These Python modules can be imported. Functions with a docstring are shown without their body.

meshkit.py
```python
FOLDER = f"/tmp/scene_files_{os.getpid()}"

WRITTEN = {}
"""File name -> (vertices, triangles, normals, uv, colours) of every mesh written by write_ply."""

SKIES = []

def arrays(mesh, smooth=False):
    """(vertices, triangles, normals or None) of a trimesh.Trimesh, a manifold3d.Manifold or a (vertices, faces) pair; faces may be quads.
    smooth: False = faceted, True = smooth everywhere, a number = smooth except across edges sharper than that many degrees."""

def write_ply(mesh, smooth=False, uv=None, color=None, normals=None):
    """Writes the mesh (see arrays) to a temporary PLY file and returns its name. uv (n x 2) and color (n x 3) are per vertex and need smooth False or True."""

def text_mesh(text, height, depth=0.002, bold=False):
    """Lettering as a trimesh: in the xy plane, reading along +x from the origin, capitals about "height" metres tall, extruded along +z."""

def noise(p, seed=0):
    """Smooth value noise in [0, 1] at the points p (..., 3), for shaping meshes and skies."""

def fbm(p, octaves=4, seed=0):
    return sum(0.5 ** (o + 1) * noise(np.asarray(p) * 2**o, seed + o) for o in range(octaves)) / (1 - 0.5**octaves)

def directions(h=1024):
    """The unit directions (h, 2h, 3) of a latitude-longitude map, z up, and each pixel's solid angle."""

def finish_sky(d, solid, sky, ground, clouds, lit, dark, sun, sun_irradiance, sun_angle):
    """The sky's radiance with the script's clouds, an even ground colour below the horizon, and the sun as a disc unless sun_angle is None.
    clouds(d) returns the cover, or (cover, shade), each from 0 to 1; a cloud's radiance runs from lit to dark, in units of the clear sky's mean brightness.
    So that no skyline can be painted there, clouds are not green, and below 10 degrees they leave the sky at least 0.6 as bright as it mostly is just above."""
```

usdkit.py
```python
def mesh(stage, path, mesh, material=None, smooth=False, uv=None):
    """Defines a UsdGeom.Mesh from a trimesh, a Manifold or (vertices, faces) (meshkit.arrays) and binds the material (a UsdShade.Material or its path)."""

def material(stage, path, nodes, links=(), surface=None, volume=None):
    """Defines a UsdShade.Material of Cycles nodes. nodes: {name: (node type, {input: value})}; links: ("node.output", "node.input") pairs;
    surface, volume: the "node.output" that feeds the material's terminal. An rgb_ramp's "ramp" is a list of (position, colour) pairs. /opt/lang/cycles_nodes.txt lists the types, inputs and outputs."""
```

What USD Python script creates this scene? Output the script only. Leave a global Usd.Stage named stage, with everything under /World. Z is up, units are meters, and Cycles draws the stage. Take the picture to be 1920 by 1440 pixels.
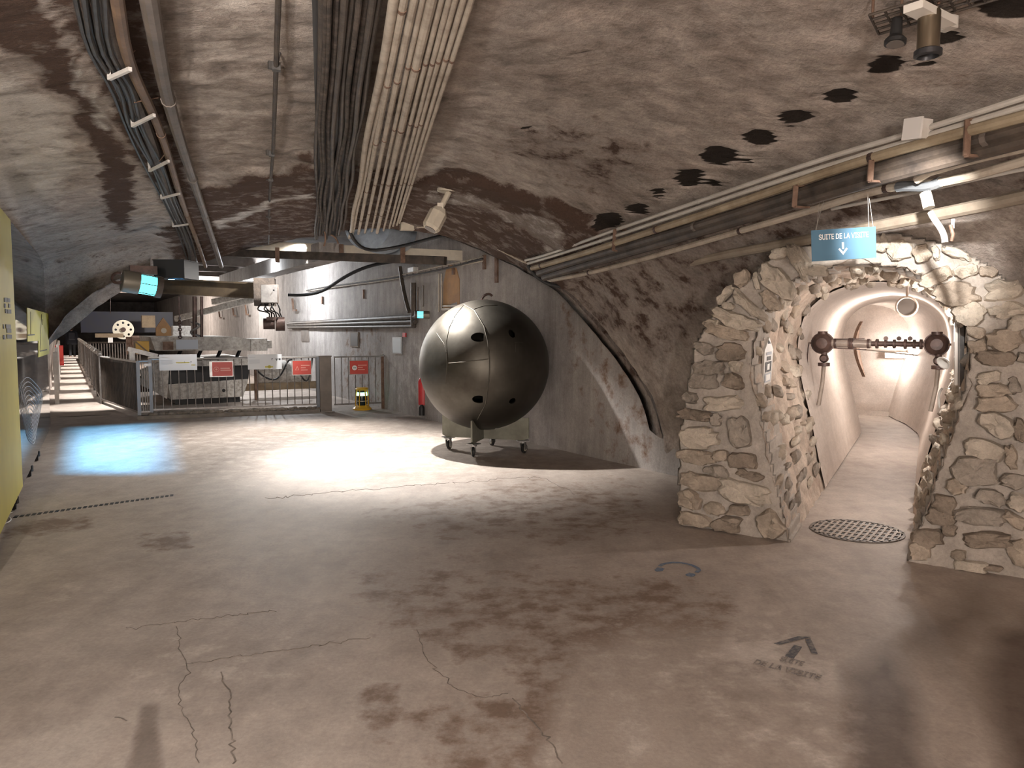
import math, random
import numpy as np, trimesh, usdkit, meshkit
import shapely.geometry as sg
from pxr import Usd, UsdGeom, UsdLux, UsdShade, Sdf, Gf, Vt

stage = Usd.Stage.CreateInMemory()
UsdGeom.SetStageUpAxis(stage, 'Z'); UsdGeom.SetStageMetersPerUnit(stage, 1.0)
UsdGeom.Xform.Define(stage, '/World'); UsdGeom.Scope.Define(stage, '/World/Looks')
RNG = np.random.default_rng(7); random.seed(7)

# ---------------------------------------------------------------- camera, lamps, exposure
FPX, TILT, EYE = 1443.0, math.radians(4.16), 1.6
cam = UsdGeom.Camera.Define(stage, '/World/camera')
cam.CreateHorizontalApertureAttr(36.0); cam.CreateVerticalApertureAttr(27.0)
cam.CreateFocalLengthAttr(36.0 * FPX / 1920); cam.CreateClippingRangeAttr(Gf.Vec2f(0.05, 300))
cam.AddTranslateOp().Set(Gf.Vec3d(0, 0, EYE)); cam.AddRotateXOp().Set(90 - math.degrees(TILT))
cam.CreateExposureAttr(0.12)

def look(pos, to):
    z = np.array(pos, float) - np.array(to, float); z /= np.linalg.norm(z)
    up = np.array([0, 0, 1.0]) if abs(z[2]) < .99 else np.array([0, 1.0, 0])
    x = np.cross(up, z); x /= np.linalg.norm(x); y = np.cross(z, x)
    m = np.eye(4); m[0, :3] = x; m[1, :3] = y; m[2, :3] = z; m[3, :3] = pos
    return Gf.Matrix4d(m.tolist())

def spot(name, pos, to, watt, col, half, soft=.4, r=.03):
    l = UsdLux.SphereLight.Define(stage, '/World/' + name)
    l.CreateRadiusAttr(r); l.CreateIntensityAttr(watt); l.CreateNormalizeAttr(True)
    l.CreateColorAttr(Gf.Vec3f(*col))
    s = UsdLux.ShapingAPI.Apply(l.GetPrim()); s.CreateShapingConeAngleAttr(half); s.CreateShapingConeSoftnessAttr(soft)
    l.AddTransformOp().Set(look(pos, to))

def bulb(name, pos, watt, col, r=.08):
    l = UsdLux.SphereLight.Define(stage, '/World/' + name)
    l.CreateRadiusAttr(r); l.CreateIntensityAttr(watt); l.CreateNormalizeAttr(True); l.CreateColorAttr(Gf.Vec3f(*col))
    l.AddTranslateOp().Set(Gf.Vec3d(*pos))

WARM, NEUT, COOL = (1, .89, .80), (1, .95, .90), (.90, .95, 1)
# chamber lamps; the fill bulbs are unseen and added for brightness
bulb('fill_rear', (.3, -3.2, 1.5), 240, WARM, .15)  # unseen bulb added to lift the ambient light of the chamber
bulb('fill_left', (-1.5, 1.4, 1.45), 26, NEUT, .15)  # unseen bulb added to brighten the left vault
spot('lamp_vault_spot', (-.9, -.6, 1.9), (-4.4, 8.6, 3.1), 330, WARM, 36, 1., .05)
spot('lamp_ceiling_spot', (-1.42, 9.75, 2.88), (-.95, 9.5, 0), 310, NEUT, 47, .6, .03)
spot('lamp_gallery_spot', (-3.2, 12.6, 2.9), (-3.4, 10.9, 0), 330, NEUT, 56, 1., .05)
spot('lamp_boat_spot', (-3.6, 13.4, 3.0), (-5.9, 16.6, .7), 170, NEUT, 40, .6, .05)
spot('lamp_portal_spot', (1.66, 3.06, 2.42), (2.66, 5.28, 1.98), 230, NEUT, 16, 1., .03)
spot('lamp_floor_spot', (2.3, -1.2, 2.7), (1.2, 3.3, 0), 560, NEUT, 40, .3, .012)
spot('lamp_blue_projector', (-4.55, 10.5, 2.42), (-4.9, 10.4, 0), 520, (.15, .53, 1), 62, .1, .012)
bulb('fill_gallery', (-6.0, 18.5, 2.75), 110, COOL, .12)  # this and the next gallery bulbs are unseen, added for brightness
bulb('fill_gallery_mid', (-9.5, 23.5, 2.75), 150, NEUT, .12)
bulb('fill_gallery_far', (-15.0, 32, 2.7), 150, WARM, .12)
bulb('fill_gallery_right', (-4.9, 15.6, 2.8), 12, COOL, .1)
bulb('lamp_tunnel', (6.74, 13.45, 1.12), 9, (1, .93, .87), .05)
bulb('fill_tunnel_mid', (4.85, 9.85, 1.5), 14, (1, .93, .87), .05)  # unseen bulb added to even out the light in the tunnel
bulb('lamp_reveal', (3.62, 6.25, 1.45), 17, (1, .92, .86), .03)
for i in range(12): spot('lamp_walkway_%d' % i, (-8.35 - 1.51 * i, 15.7 + 2.6 * i, 2.0), (-8.55 - 1.51 * i, 15.7 + 2.6 * i, 0), 150, NEUT, 30, .5, .02)

# ---------------------------------------------------------------- picking: pixel of the photograph -> point of the place
def ray(px, py):
    xr, yr = (px - 960) / FPX, -(py - 720) / FPX
    return np.array([xr, yr * math.sin(TILT) + math.cos(TILT), yr * math.cos(TILT) - math.sin(TILT)])
O = np.array([0, 0, EYE])
def on_floor(px, py, z=0.):
    d = ray(px, py); return O + d * ((z - EYE) / d[2])
def at(px, py, Y):
    d = ray(px, py); return O + d * (Y / d[1])
def on_plane(px, py, p0, n):
    d = ray(px, py); return O + d * (np.dot(np.array(p0) - O, n) / np.dot(d, n))
def project(v):
    q = np.asarray(v, float) - O
    fw = np.array([0, math.cos(TILT), -math.sin(TILT)]); up = np.array([0, math.sin(TILT), math.cos(TILT)])
    w = np.maximum(q @ fw, 1e-3)
    return np.stack([960 + FPX * q[..., 0] / w, 720 - FPX * (q @ up) / w], -1)

# ---------------------------------------------------------------- materials
def mat(name, nodes, links, surface='p.BSDF'):
    return usdkit.material(stage, '/World/Looks/' + name, nodes, links, surface=surface)

def plain(name, c, rough=.6, metal=0., c2=None, scale=6., bump=0., bscale=40., spec=.5, lo=.35, hi=.65, emit=None, power=0.):
    n = {'g': ('geometry', {}), 'p': ('principled_bsdf', {'roughness': rough, 'metallic': metal, 'base_color': c, 'specular_ior_level': spec})}
    l = []
    if c2 is not None:
        n['n'] = ('noise_texture', {'scale': scale, 'detail': 6., 'roughness': .65})
        n['r'] = ('rgb_ramp', {'ramp': [(0, c), (lo, c), (hi, c2), (1, c2)]})
        l += [('g.position', 'n.vector'), ('n.fac', 'r.fac'), ('r.color', 'p.base_color')]
    if bump:
        n['bn'] = ('noise_texture', {'scale': bscale, 'detail': 5., 'roughness': .6})
        n['b'] = ('bump', {'strength': bump, 'distance': .01})
        l += [('g.position', 'bn.vector'), ('bn.fac', 'b.height'), ('b.normal', 'p.normal')]
    if emit is not None:
        n['p'][1].update(emission_color=emit, emission_strength=power)
    return mat(name, n, l)

def masonry(name, ramp, brown, pale, fine=(.8, 1.2), rough=.9, streak=None, bump=.5, bdist=.03, big=.8, spec=.25, pit_damp_shade=(.02, .015, .012), kbrown=1., pit_damp_shade_range=(.45, .6), turn=0., grain=.12):
    """mineral surface: mottled base, brown stains and painted shade (mask r), dark pits, damp and painted shadow (mask g) and pale lime (mask b)"""
    n = {'g': ('geometry', {}), 'a': ('attribute', {'attribute': 'mask'}), 'm': ('separate_color', {}),
         'n1': ('noise_texture', {'scale': big, 'detail': 9., 'roughness': .68, 'distortion': .4}),
         'n2': ('noise_texture', {'scale': 5., 'detail': 9., 'roughness': .68}),
         'n3': ('noise_texture', {'scale': 45., 'detail': 4., 'roughness': .7}),
         'm0': ('mapping', {'rotation': (0, 0, turn)}), 'mp': ('mapping', {'scale': (streak or (1, 1, 1))}), 'n4': ('noise_texture', {'scale': 2.2, 'detail': 9., 'roughness': .72, 'distortion': .3}),
         'gr': ('map_range', {'from_min': .3, 'from_max': .7, 'to_min': 1 - grain, 'to_max': 1 + grain}), 'gm': ('vector_math', {'math_type': 'scale'}),
         'mx': ('math', {'math_type': 'multiply_add', 'value2': .45}), 'mh': ('math', {'math_type': 'multiply', 'value2': .55}),
         'r': ('rgb_ramp', {'ramp': ramp}),
         'fr': ('map_range', {'from_min': .3, 'from_max': .7, 'to_min': fine[0], 'to_max': fine[1]}),
         'fm': ('vector_math', {'math_type': 'scale'}),
         's1': ('math', {'math_type': 'multiply_add', 'value2': 2.2, 'value3': -1.1}), 'sa': ('math', {'math_type': 'add'}),
         's2': ('map_range', {'from_min': .45, 'from_max': .85, 'to_min': 0., 'to_max': kbrown, 'clamp': True}),
         'mb': ('mix_color', {'b': brown}),
         'p1': ('math', {'math_type': 'add'}), 'p2': ('map_range', {'from_min': .4, 'from_max': 1.1, 'to_min': 0., 'to_max': 1., 'clamp': True}), 'mpale': ('mix_color', {'b': pale}),
         'h1': ('math', {'math_type': 'add'}), 'h2': ('map_range', {'from_min': pit_damp_shade_range[0], 'from_max': pit_damp_shade_range[1], 'to_min': 0., 'to_max': 1., 'clamp': True}), 'mpitshade': ('mix_color', {'b': pit_damp_shade}),
         'h0': ('math', {'math_type': 'multiply_add', 'value2': .6, 'value3': -.3}),
         'bh': ('math', {'math_type': 'multiply_add', 'value2': .35}),
         'b': ('bump', {'strength': bump, 'distance': bdist}),
         'p': ('principled_bsdf', {'roughness': rough, 'specular_ior_level': spec})}
    l = [('a.color', 'm.color')] + [('g.position', k + '.vector') for k in ('n1', 'n2', 'n3', 'm0')] + [('m0.vector', 'mp.vector'), ('n3.fac', 'gr.value'), ('mpitshade.result', 'gm.vector1'), ('gr.result', 'gm.scale'),
         ('mp.vector', 'n4.vector'), ('n4.fac', 'mh.value1'), ('n1.fac', 'mx.value1'), ('mh.value', 'mx.value3'), ('mx.value', 'r.fac'),
         ('n2.fac', 'fr.value'), ('r.color', 'fm.vector1'), ('fr.result', 'fm.scale'),
         ('n2.fac', 's1.value1'), ('m.r', 'sa.value1'), ('s1.value', 'sa.value2'), ('sa.value', 's2.value'), ('fm.vector', 'mb.a'), ('s2.result', 'mb.fac'),
         ('s1.value', 'p1.value1'), ('m.b', 'p1.value2'), ('p1.value', 'p2.value'), ('mb.result', 'mpale.a'), ('p2.result', 'mpale.fac'),
         ('n2.fac', 'h0.value1'), ('h0.value', 'h1.value1'), ('m.g', 'h1.value2'), ('h1.value', 'h2.value'), ('mpale.result', 'mpitshade.a'), ('h2.result', 'mpitshade.fac'),
         ('gm.vector', 'p.base_color'), ('n3.fac', 'bh.value1'), ('n2.fac', 'bh.value3'), ('bh.value', 'b.height'), ('b.normal', 'p.normal')]
    return mat(name, n, l)

VAULT = masonry('vault_plaster', [(0, (.13, .105, .09)), (.34, (.21, .175, .152)), (.46, (.31, .265, .235)), (.56, (.38, .335, .30)), (1, (.47, .425, .39))],
                (.070, .043, .032), (.54, .515, .48), (.5, 1.45), streak=(.5, 1.9, .8), turn=-.35, grain=.16, bump=.6, bdist=.04)
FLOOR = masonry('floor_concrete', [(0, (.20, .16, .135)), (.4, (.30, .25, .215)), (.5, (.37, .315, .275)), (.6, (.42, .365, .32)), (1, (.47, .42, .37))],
                (.14, .085, .055), (.58, .53, .48), (.82, 1.15), rough=.62, streak=(1.2, .5, 1), bump=.25, bdist=.012, big=.45, spec=.4, pit_damp_shade=(.115, .085, .068), kbrown=.85, pit_damp_shade_range=(.2, .85))
CONC = masonry('wall_concrete', [(0, (.16, .145, .14)), (.38, (.24, .22, .21)), (.5, (.34, .315, .30)), (.62, (.42, .39, .37)), (1, (.5, .47, .45))],
               (.16, .10, .07), (.55, .53, .52), (.85, 1.15), streak=(2.2, 2.2, .25), bump=.3, bdist=.02)
PLAST = masonry('tunnel_plaster', [(0, (.42, .35, .31)), (.4, (.52, .45, .40)), (.6, (.60, .53, .48)), (1, (.66, .60, .55))],
                (.30, .20, .14), (.66, .60, .55), (.92, 1.08), streak=(.5, .5, 3.), bump=.12, bdist=.01)
MORTAR = masonry('portal_mortar', [(0, (.28, .24, .205)), (.4, (.37, .33, .29)), (.6, (.43, .39, .35)), (1, (.50, .46, .42))],
                 (.22, .15, .10), (.55, .5, .45), (.8, 1.2), bump=.7, bdist=.03)
RUBBLE = masonry('reveal_rubble', [(0, (.30, .22, .17)), (.4, (.42, .33, .27)), (.55, (.52, .44, .37)), (1, (.62, .55, .49))],
                 (.26, .15, .09), (.6, .54, .48), (.7, 1.25), bump=.8, bdist=.04, big=2.5)
GCEIL = plain('gallery_ceiling', (.055, .048, .045), .9, c2=(.14, .12, .11), scale=2., bump=.4)

# ---------------------------------------------------------------- objects
taken = {}
def numbered(parent, name):
    k = taken.get((parent, name), 0); taken[(parent, name)] = k + 1
    return name if k == 0 else f'{name}_{k:03d}'
def keys(prim, label=None, cat=None, group=None, kind=None):
    for k, v in (('label', label), ('category', cat), ('group', group), ('kind', kind)):
        if v: prim.SetCustomDataByKey(k, v)
    return prim
def obj(name, mesh, m, parent='/World', smooth=35, mask=None, **kw):
    parent = parent if isinstance(parent, str) else str(parent.GetPath())
    if isinstance(mesh, list): mesh = trimesh.util.concatenate(mesh)
    path = parent + '/' + numbered(parent, name)
    pr = usdkit.mesh(stage, path, mesh, m, smooth=True if mask is not None else smooth)
    if mask is not None:
        UsdGeom.PrimvarsAPI(pr).CreatePrimvar('mask', Sdf.ValueTypeNames.Color3fArray, 'vertex').Set(Vt.Vec3fArray.FromNumpy(np.asarray(mask, np.float32)))
    return keys(pr.GetPrim(), **kw)
def struct(name, mesh, m, parent='/World', **kw):
    return obj(name, mesh, m, parent, kind='structure' if parent == '/World' else None, **kw)
def thing(name, label, cat, group=None, loc=None, rz=0.):
    x = UsdGeom.Xform.Define(stage, '/World/' + numbered('/World', name))
    if loc is not None:
        x.AddTranslateOp().Set(Gf.Vec3d(*map(float, loc)))
        if rz: x.AddRotateZOp().Set(math.degrees(rz))
    return keys(x.GetPrim(), label, cat, group)

# ---- mesh helpers
def box(c, s, rz=0., ry=0., rx=0.):
    b = trimesh.creation.box(s)
    T = trimesh.transformations
    b.apply_transform(T.translation_matrix(c) @ T.rotation_matrix(rz, [0, 0, 1]) @ T.rotation_matrix(ry, [0, 1, 0]) @ T.rotation_matrix(rx, [1, 0, 0]))
    return b
def bar(a, b, w, h, up=(0, 0, 1)):
    """a box whose long axis runs from a to b, w wide, h high"""
    a, b = np.array(a, float), np.array(b, float); d = b - a; L = np.linalg.norm(d); d /= L
    u = np.array(up, float)
    if abs(u @ d) > .98: u = np.array([1., 0, 0])
    x = np.cross(d, u); x /= np.linalg.norm(x); u = np.cross(x, d)
    m = trimesh.creation.box((L, w, h)); M = np.eye(4); M[:3, 0] = d; M[:3, 1] = x; M[:3, 2] = u; M[:3, 3] = (a + b) / 2
    m.apply_transform(M); m.fix_normals(); return m
def tube(path, r, n=10, cap=True):
    p = np.array(path, float); k = len(p); r = np.broadcast_to(np.asarray(r, float), (k,))
    t = np.gradient(p, axis=0); t /= np.linalg.norm(t, axis=1)[:, None] + 1e-12
    a = np.array([0, 0, 1.]) if abs(t[0][2]) < .9 else np.array([1., 0, 0])
    x = np.cross(t[0], a); x /= np.linalg.norm(x)
    V = []
    th = np.linspace(0, 2 * math.pi, n, endpoint=False)
    for i in range(k):
        x = x - t[i] * (x @ t[i]); x /= np.linalg.norm(x); y = np.cross(t[i], x)
        V.append(p[i] + r[i] * (np.cos(th)[:, None] * x + np.sin(th)[:, None] * y))
    V = np.vstack(V); Fc = []
    for i in range(k - 1):
        for j in range(n):
            a0, b0 = i * n + j, i * n + (j + 1) % n
            Fc += [(a0, b0, b0 + n), (a0, b0 + n, a0 + n)]
    if cap:
        c0, c1 = len(V), len(V) + 1; V = np.vstack([V, p[0], p[-1]])
        for j in range(n):
            Fc += [(c0, (j + 1) % n, j), (c1, (k - 1) * n + j, (k - 1) * n + (j + 1) % n)]
    return trimesh.Trimesh(V, Fc, process=False)
def smooth_path(pts, n=24):
    from scipy.interpolate import CubicSpline
    p = np.array(pts, float); d = np.r_[0, np.cumsum(np.linalg.norm(np.diff(p, axis=0), axis=1))]
    return CubicSpline(d, p)(np.linspace(0, d[-1], n))
def lathe(prof, pos=(0, 0, 0), axis=(0, 0, 1), n=24):
    m = trimesh.creation.revolve(np.array(prof, float), sections=n)
    T = trimesh.geometry.align_vectors([0, 0, 1], np.array(axis, float) / np.linalg.norm(axis)); T[:3, 3] = pos
    m.apply_transform(T); return m
def disc(pos, axis, r, h, n=24):
    return lathe([(0, -h / 2), (r, -h / 2), (r, h / 2), (0, h / 2)], pos, axis, n)
def extrude(poly, h, M=None):
    poly = poly if hasattr(poly, 'geom_type') else sg.Polygon(poly)
    m = trimesh.util.concatenate([trimesh.creation.extrude_polygon(g, h, engine='earcut') for g in getattr(poly, 'geoms', [poly])])
    if M is not None: m.apply_transform(M)
    return m
def frame(o, x, z):
    """matrix: local x along x, local z along z"""
    x = np.array(x, float); x /= np.linalg.norm(x); z = np.array(z, float); z -= x * (z @ x); z /= np.linalg.norm(z)
    M = np.eye(4); M[:3, 0] = x; M[:3, 1] = np.cross(z, x); M[:3, 2] = z; M[:3, 3] = o; return M
def grid(f, us, vs):
    U, Vv = np.meshgrid(us, vs, indexing='ij'); P = f(U, Vv); nu, nv = U.shape
    i = np.arange(nu * nv).reshape(nu, nv)
    a, b, c, d = i[:-1, :-1].ravel(), i[1:, :-1].ravel(), i[1:, 1:].ravel(), i[:-1, 1:].ravel()
    return P.reshape(-1, 3), np.vstack([np.stack([a, b, c], 1), np.stack([a, c, d], 1)])
def compact(v, f, keep):
    f = f[keep]; used = np.unique(f); new = -np.ones(len(v), int); new[used] = np.arange(len(used))
    return v[used], new[f], used
def sdist(px, poly):
    """signed distance in pixels, positive inside"""
    import shapely
    g = sg.Polygon(poly).buffer(0); pt = shapely.points(px)
    return np.where(shapely.contains(g, pt), 1, -1) * shapely.distance(g.boundary, pt)
def soft(px, poly, w):
    out = np.zeros(len(px)); p = np.array(poly); lo, hi = p.min(0) - 2 * w, p.max(0) + 2 * w
    k = np.all((px > lo) & (px < hi), 1)
    if k.any(): out[k] = np.clip(.5 + sdist(px[k], poly) / (2 * w), 0, 1)
    return out

# ================================================================ the setting
# chamber frame: s along the chamber (20 degrees to the left of the view), u across it to the right
CS, CU = np.array([-.342, .940]), np.array([.940, .342])
def su(x, y): return x * CS[0] + y * CS[1], x * CU[0] + y * CU[1]
def xy(s, u): return s * CS[0] + u * CU[0], s * CS[1] + u * CU[1]
def u_left(s): return np.interp(s, [-4, 2, 5.5, 13.0, 14.8], [-1.6, -2.2, -5.5, -5.5, -2.2])
def u_right(s): return np.interp(s, [-4, 0, 2, 3.5, 5, 6.2, 7.3, 9, 13], [6.2, 6.2, 6.1, 5.9, 5.3, 4.75, 4.47, 4.47, 4.47])
def u_mid(s): return .75 + .068 * s
CROWN = 3.15
# where the chamber opens on the gallery: s as a function of u
def s_end(u): return np.interp(u, [-3.6, -2.74, -2.3, -1.2, -.7, .09, .78, 1.35, 1.88, 2.25, 2.6, 2.92, 3.21, 3.4, 3.58, 3.7, 3.92, 4.12, 4.35, 4.47],
                              [14.2, 14.24, 14.32, 14.34, 14.34, 14.4, 13.85, 12.65, 11.68, 10.78, 10.06, 9.62, 9.20, 8.86, 8.53, 8.33, 8.15, 7.9, 7.46, 7.3])
# tunnel frame: portal plane through PA along PD, tunnel along TD
PA = np.array([1.39, 6.16, 0]); PD = np.array([.816, -.578, 0]); PN = np.array([.578, .816, 0]); TD = np.array([.477, .879, 0])
def portal(s, z, d=0.): return PA + PD * s + TD * d + np.array([0, 0, z])
def on_portal(px, py):
    q = on_plane(px, py, PA, PN) - PA; return q @ PD, q[2]
def egg(k, grow=0.):
    """the tunnel's egg section, from the left foot over the crown to the right foot; (s from the axis, z)"""
    p = np.array([(-.40, 0), (-.50, .4), (-.60, .8), (-.68, 1.15), (-.71, 1.42), (-.66, 1.70), (-.50, 1.90), (-.27, 2.01), (0, 2.05)])
    p = np.vstack([p, p[-2::-1] * [-1, 1]])
    d = np.r_[0, np.cumsum(np.linalg.norm(np.diff(p, axis=0), axis=1))]; d /= d[-1]
    from scipy.interpolate import PchipInterpolator
    q = PchipInterpolator(d, p)(k); c = np.array([0, 1.0])
    n = q - c; n /= np.linalg.norm(n, axis=-1, keepdims=True) + 1e-9
    return q + n * grow
SC = 1.25   # portal axis on the portal plane

PITS_AND_SHADOW = [(1885, 5, 62, 36), (1660, 125, 33, 16), (1735, 121, 13, 8), (1575, 180, 29, 18), (1490, 221, 33, 15), (1420, 262, 28, 17), (1397, 302, 10, 6), (1345, 295, 33, 17),
         (1292, 333, 25, 16), (1335, 347, 13, 9), (1232, 361, 13, 8), (1192, 391, 22, 11), (1140, 415, 26, 13), (1085, 127, 7, 4), (1095, 100, 5, 4), (1158, 66, 5, 3), (985, 240, 4, 6), (1765, 70, 36, 16)]  # the last entry paints the shadow of the rack lamp
def vault_mesh():
    ph = np.linspace(0, math.pi, 330); ts = np.linspace(0, 1, 470)
    def f(T, PH):
        s0 = -4.0
        S = s0 + T * (12 - s0)
        for _ in range(14):
            U = np.where(PH < math.pi / 2, u_mid(S) + (u_right(S) - u_mid(S)) * np.cos(PH), u_mid(S) + (u_mid(S) - u_left(S)) * np.cos(PH))
            S = s0 + T * (s_end(U) - s0)
        X, Y = xy(S, U); return np.stack([X, Y, CROWN * np.sin(PH)], -1)
    v, fc = grid(f, ts, ph)
    t_of = np.repeat(ts, len(ph))
    # rough plaster, the step of the arch band, pits in the haunch and a painted lamp shadow
    n = v - np.stack([*xy(su(v[:, 0], v[:, 1])[0], u_mid(su(v[:, 0], v[:, 1])[0])), np.zeros(len(v))], 1); n /= np.linalg.norm(n, axis=1, keepdims=True)
    amp = np.clip(v[:, 2] / .3, 0, 1)
    v += n * ((meshkit.fbm(v * 1.3, 3, 3) - .5) * .10 + (meshkit.fbm(v * 7, 3, 5) - .5) * .035)[:, None] * amp[:, None]
    px = project(v); front = v[:, 1] > .3
    mk = np.zeros((len(v), 3))
    wob = px + np.stack([meshkit.fbm(v * 2.2, 4, 11) - .5, meshkit.fbm(v * 2.2, 4, 12) - .5], 1) * 60
    band = [(350, 352), (480, 312), (590, 298), (700, 305), (800, 322), (950, 345), (1020, 368), (1110, 418), (1160, 470), (1060, 540), (980, 520), (880, 470), (750, 445), (600, 450), (440, 500), (330, 520), (300, 430)]
    bw = soft(wob, band, 6) * front
    v -= n * (bw * .07)[:, None]
    def stain_or_shade(ch, poly, w, k, raw=False):
        mk[:, ch] = np.maximum(mk[:, ch], soft(px if raw else wob, poly, w) * k * front)
    stain_or_shade(0, band, 10, .86)
    stain_or_shade(0, [(790, 310), (880, 318), (960, 340), (1040, 368), (1120, 410), (1110, 432), (1030, 398), (950, 366), (870, 350), (790, 345)], 6, 1.0)
    stain_or_shade(0, [(350, 352), (480, 312), (590, 290), (590, 322), (480, 342), (360, 380)], 6, .95)
    stain_or_shade(0, [(850, 375), (960, 390), (1050, 440), (1060, 490), (1000, 500), (900, 455), (820, 430)], 14, .85)
    stain_or_shade(0, [(-400, -400), (60, -40), (110, 50), (140, 133), (167, 173), (227, 257), (255, 320), (250, 440), (200, 420), (180, 300), (160, 260), (130, 207), (60, 133), (-20, 85), (-400, 0)], 14, 1.0)
    stain_or_shade(0, [(60, -60), (205, -60), (420, 480), (385, 500), (230, 260), (150, 110)], 10, .9)
    stain_or_shade(0, [(190, -60), (262, -60), (345, 320), (320, 330)], 8, .9)
    stain_or_shade(0, [(1040, 560), (1000, 480), (1140, 415), (1500, 330), (1920, 260), (2200, 220), (2200, 420), (1920, 380), (1560, 440), (1380, 560), (1300, 640), (1250, 700)], 30, .62)
    stain_or_shade(0, [(960, 230), (1100, 190), (1230, 250), (1240, 330), (1140, 390), (1000, 330), (870, 290)], 40, .58)
    stain_or_shade(0, [(1690, 120), (1920, 100), (1920, 240), (1760, 230)], 30, .4)
    stain_or_shade(0, [(20, 420), (240, 330), (330, 480), (150, 600), (90, 520)], 40, .45)
    stain_or_shade(2, [(-300, 80), (40, 130), (130, 210), (140, 300), (90, 420), (-20, 400), (-300, 400)], 30, .95)
    stain_or_shade(2, [(120, 110), (150, 140), (215, 245), (190, 250), (130, 160)], 8, .8)
    stain_or_shade(2, [(390, 405), (590, 345), (590, 362), (480, 395), (400, 425)], 5, .9)
    stain_or_shade(2, [(300, 60), (420, -60), (500, -60), (500, 250), (400, 330), (350, 250)], 40, .45)
    stain_or_shade(2, [(800, 350), (900, 360), (1000, 390), (1060, 425), (1080, 470), (1030, 470), (980, 410), (890, 380), (800, 368)], 6, .62)
    stain_or_shade(2, [(770, 428), (860, 440), (930, 470), (985, 500), (960, 500), (870, 462), (770, 440)], 5, .5)
    stain_or_shade(2, [(860, 200), (960, 160), (1000, 230), (850, 330), (800, 300)], 30, .35)
    stain_or_shade(2, [(800, 285), (840, 290), (830, 318), (795, 316)], 8, .8)
    stain_or_shade(2, [(1680, 330), (1920, 330), (1960, 520), (1760, 460)], 30, .4)
    dark = np.zeros(len(v))
    hw = px + np.stack([meshkit.fbm(v * 14, 3, 21) - .5, meshkit.fbm(v * 14, 3, 22) - .5], 1) * 26
    for x, y, a, b in PITS_AND_SHADOW:
        q = 1.3 - np.hypot((hw[:, 0] - x) / a, (hw[:, 1] - y) / b) * 1.05
        dark = np.maximum(dark, np.clip(q * 2.2, 0, 1) * front)
    v += n * (dark * .025)[:, None]
    mk[:, 1] = np.maximum(mk[:, 1], dark * 1.05)
    # leave the tunnel's mouth open
    c = v[fc].mean(1); q = c - PA; det = PD[0] * TD[1] - PD[1] * TD[0]
    sp, dp = (q[:, 0] * TD[1] - q[:, 1] * TD[0]) / det, (PD[0] * q[:, 1] - PD[1] * q[:, 0]) / det
    e = sg.Polygon(egg(np.linspace(0, 1, 60), .10) + [SC, 0]).union(sg.box(SC - .6, -.2, SC + .6, .3))
    import shapely
    keep = ~(shapely.contains(e, shapely.points(sp, c[:, 2])) & (dp > -.3))
    v, fc, used = compact(v, fc, keep)
    return (v, fc[:, ::-1]), mk[used]
vm, vk = vault_mesh()
CEIL = struct('ceiling', vm, VAULT, mask=vk)

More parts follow.
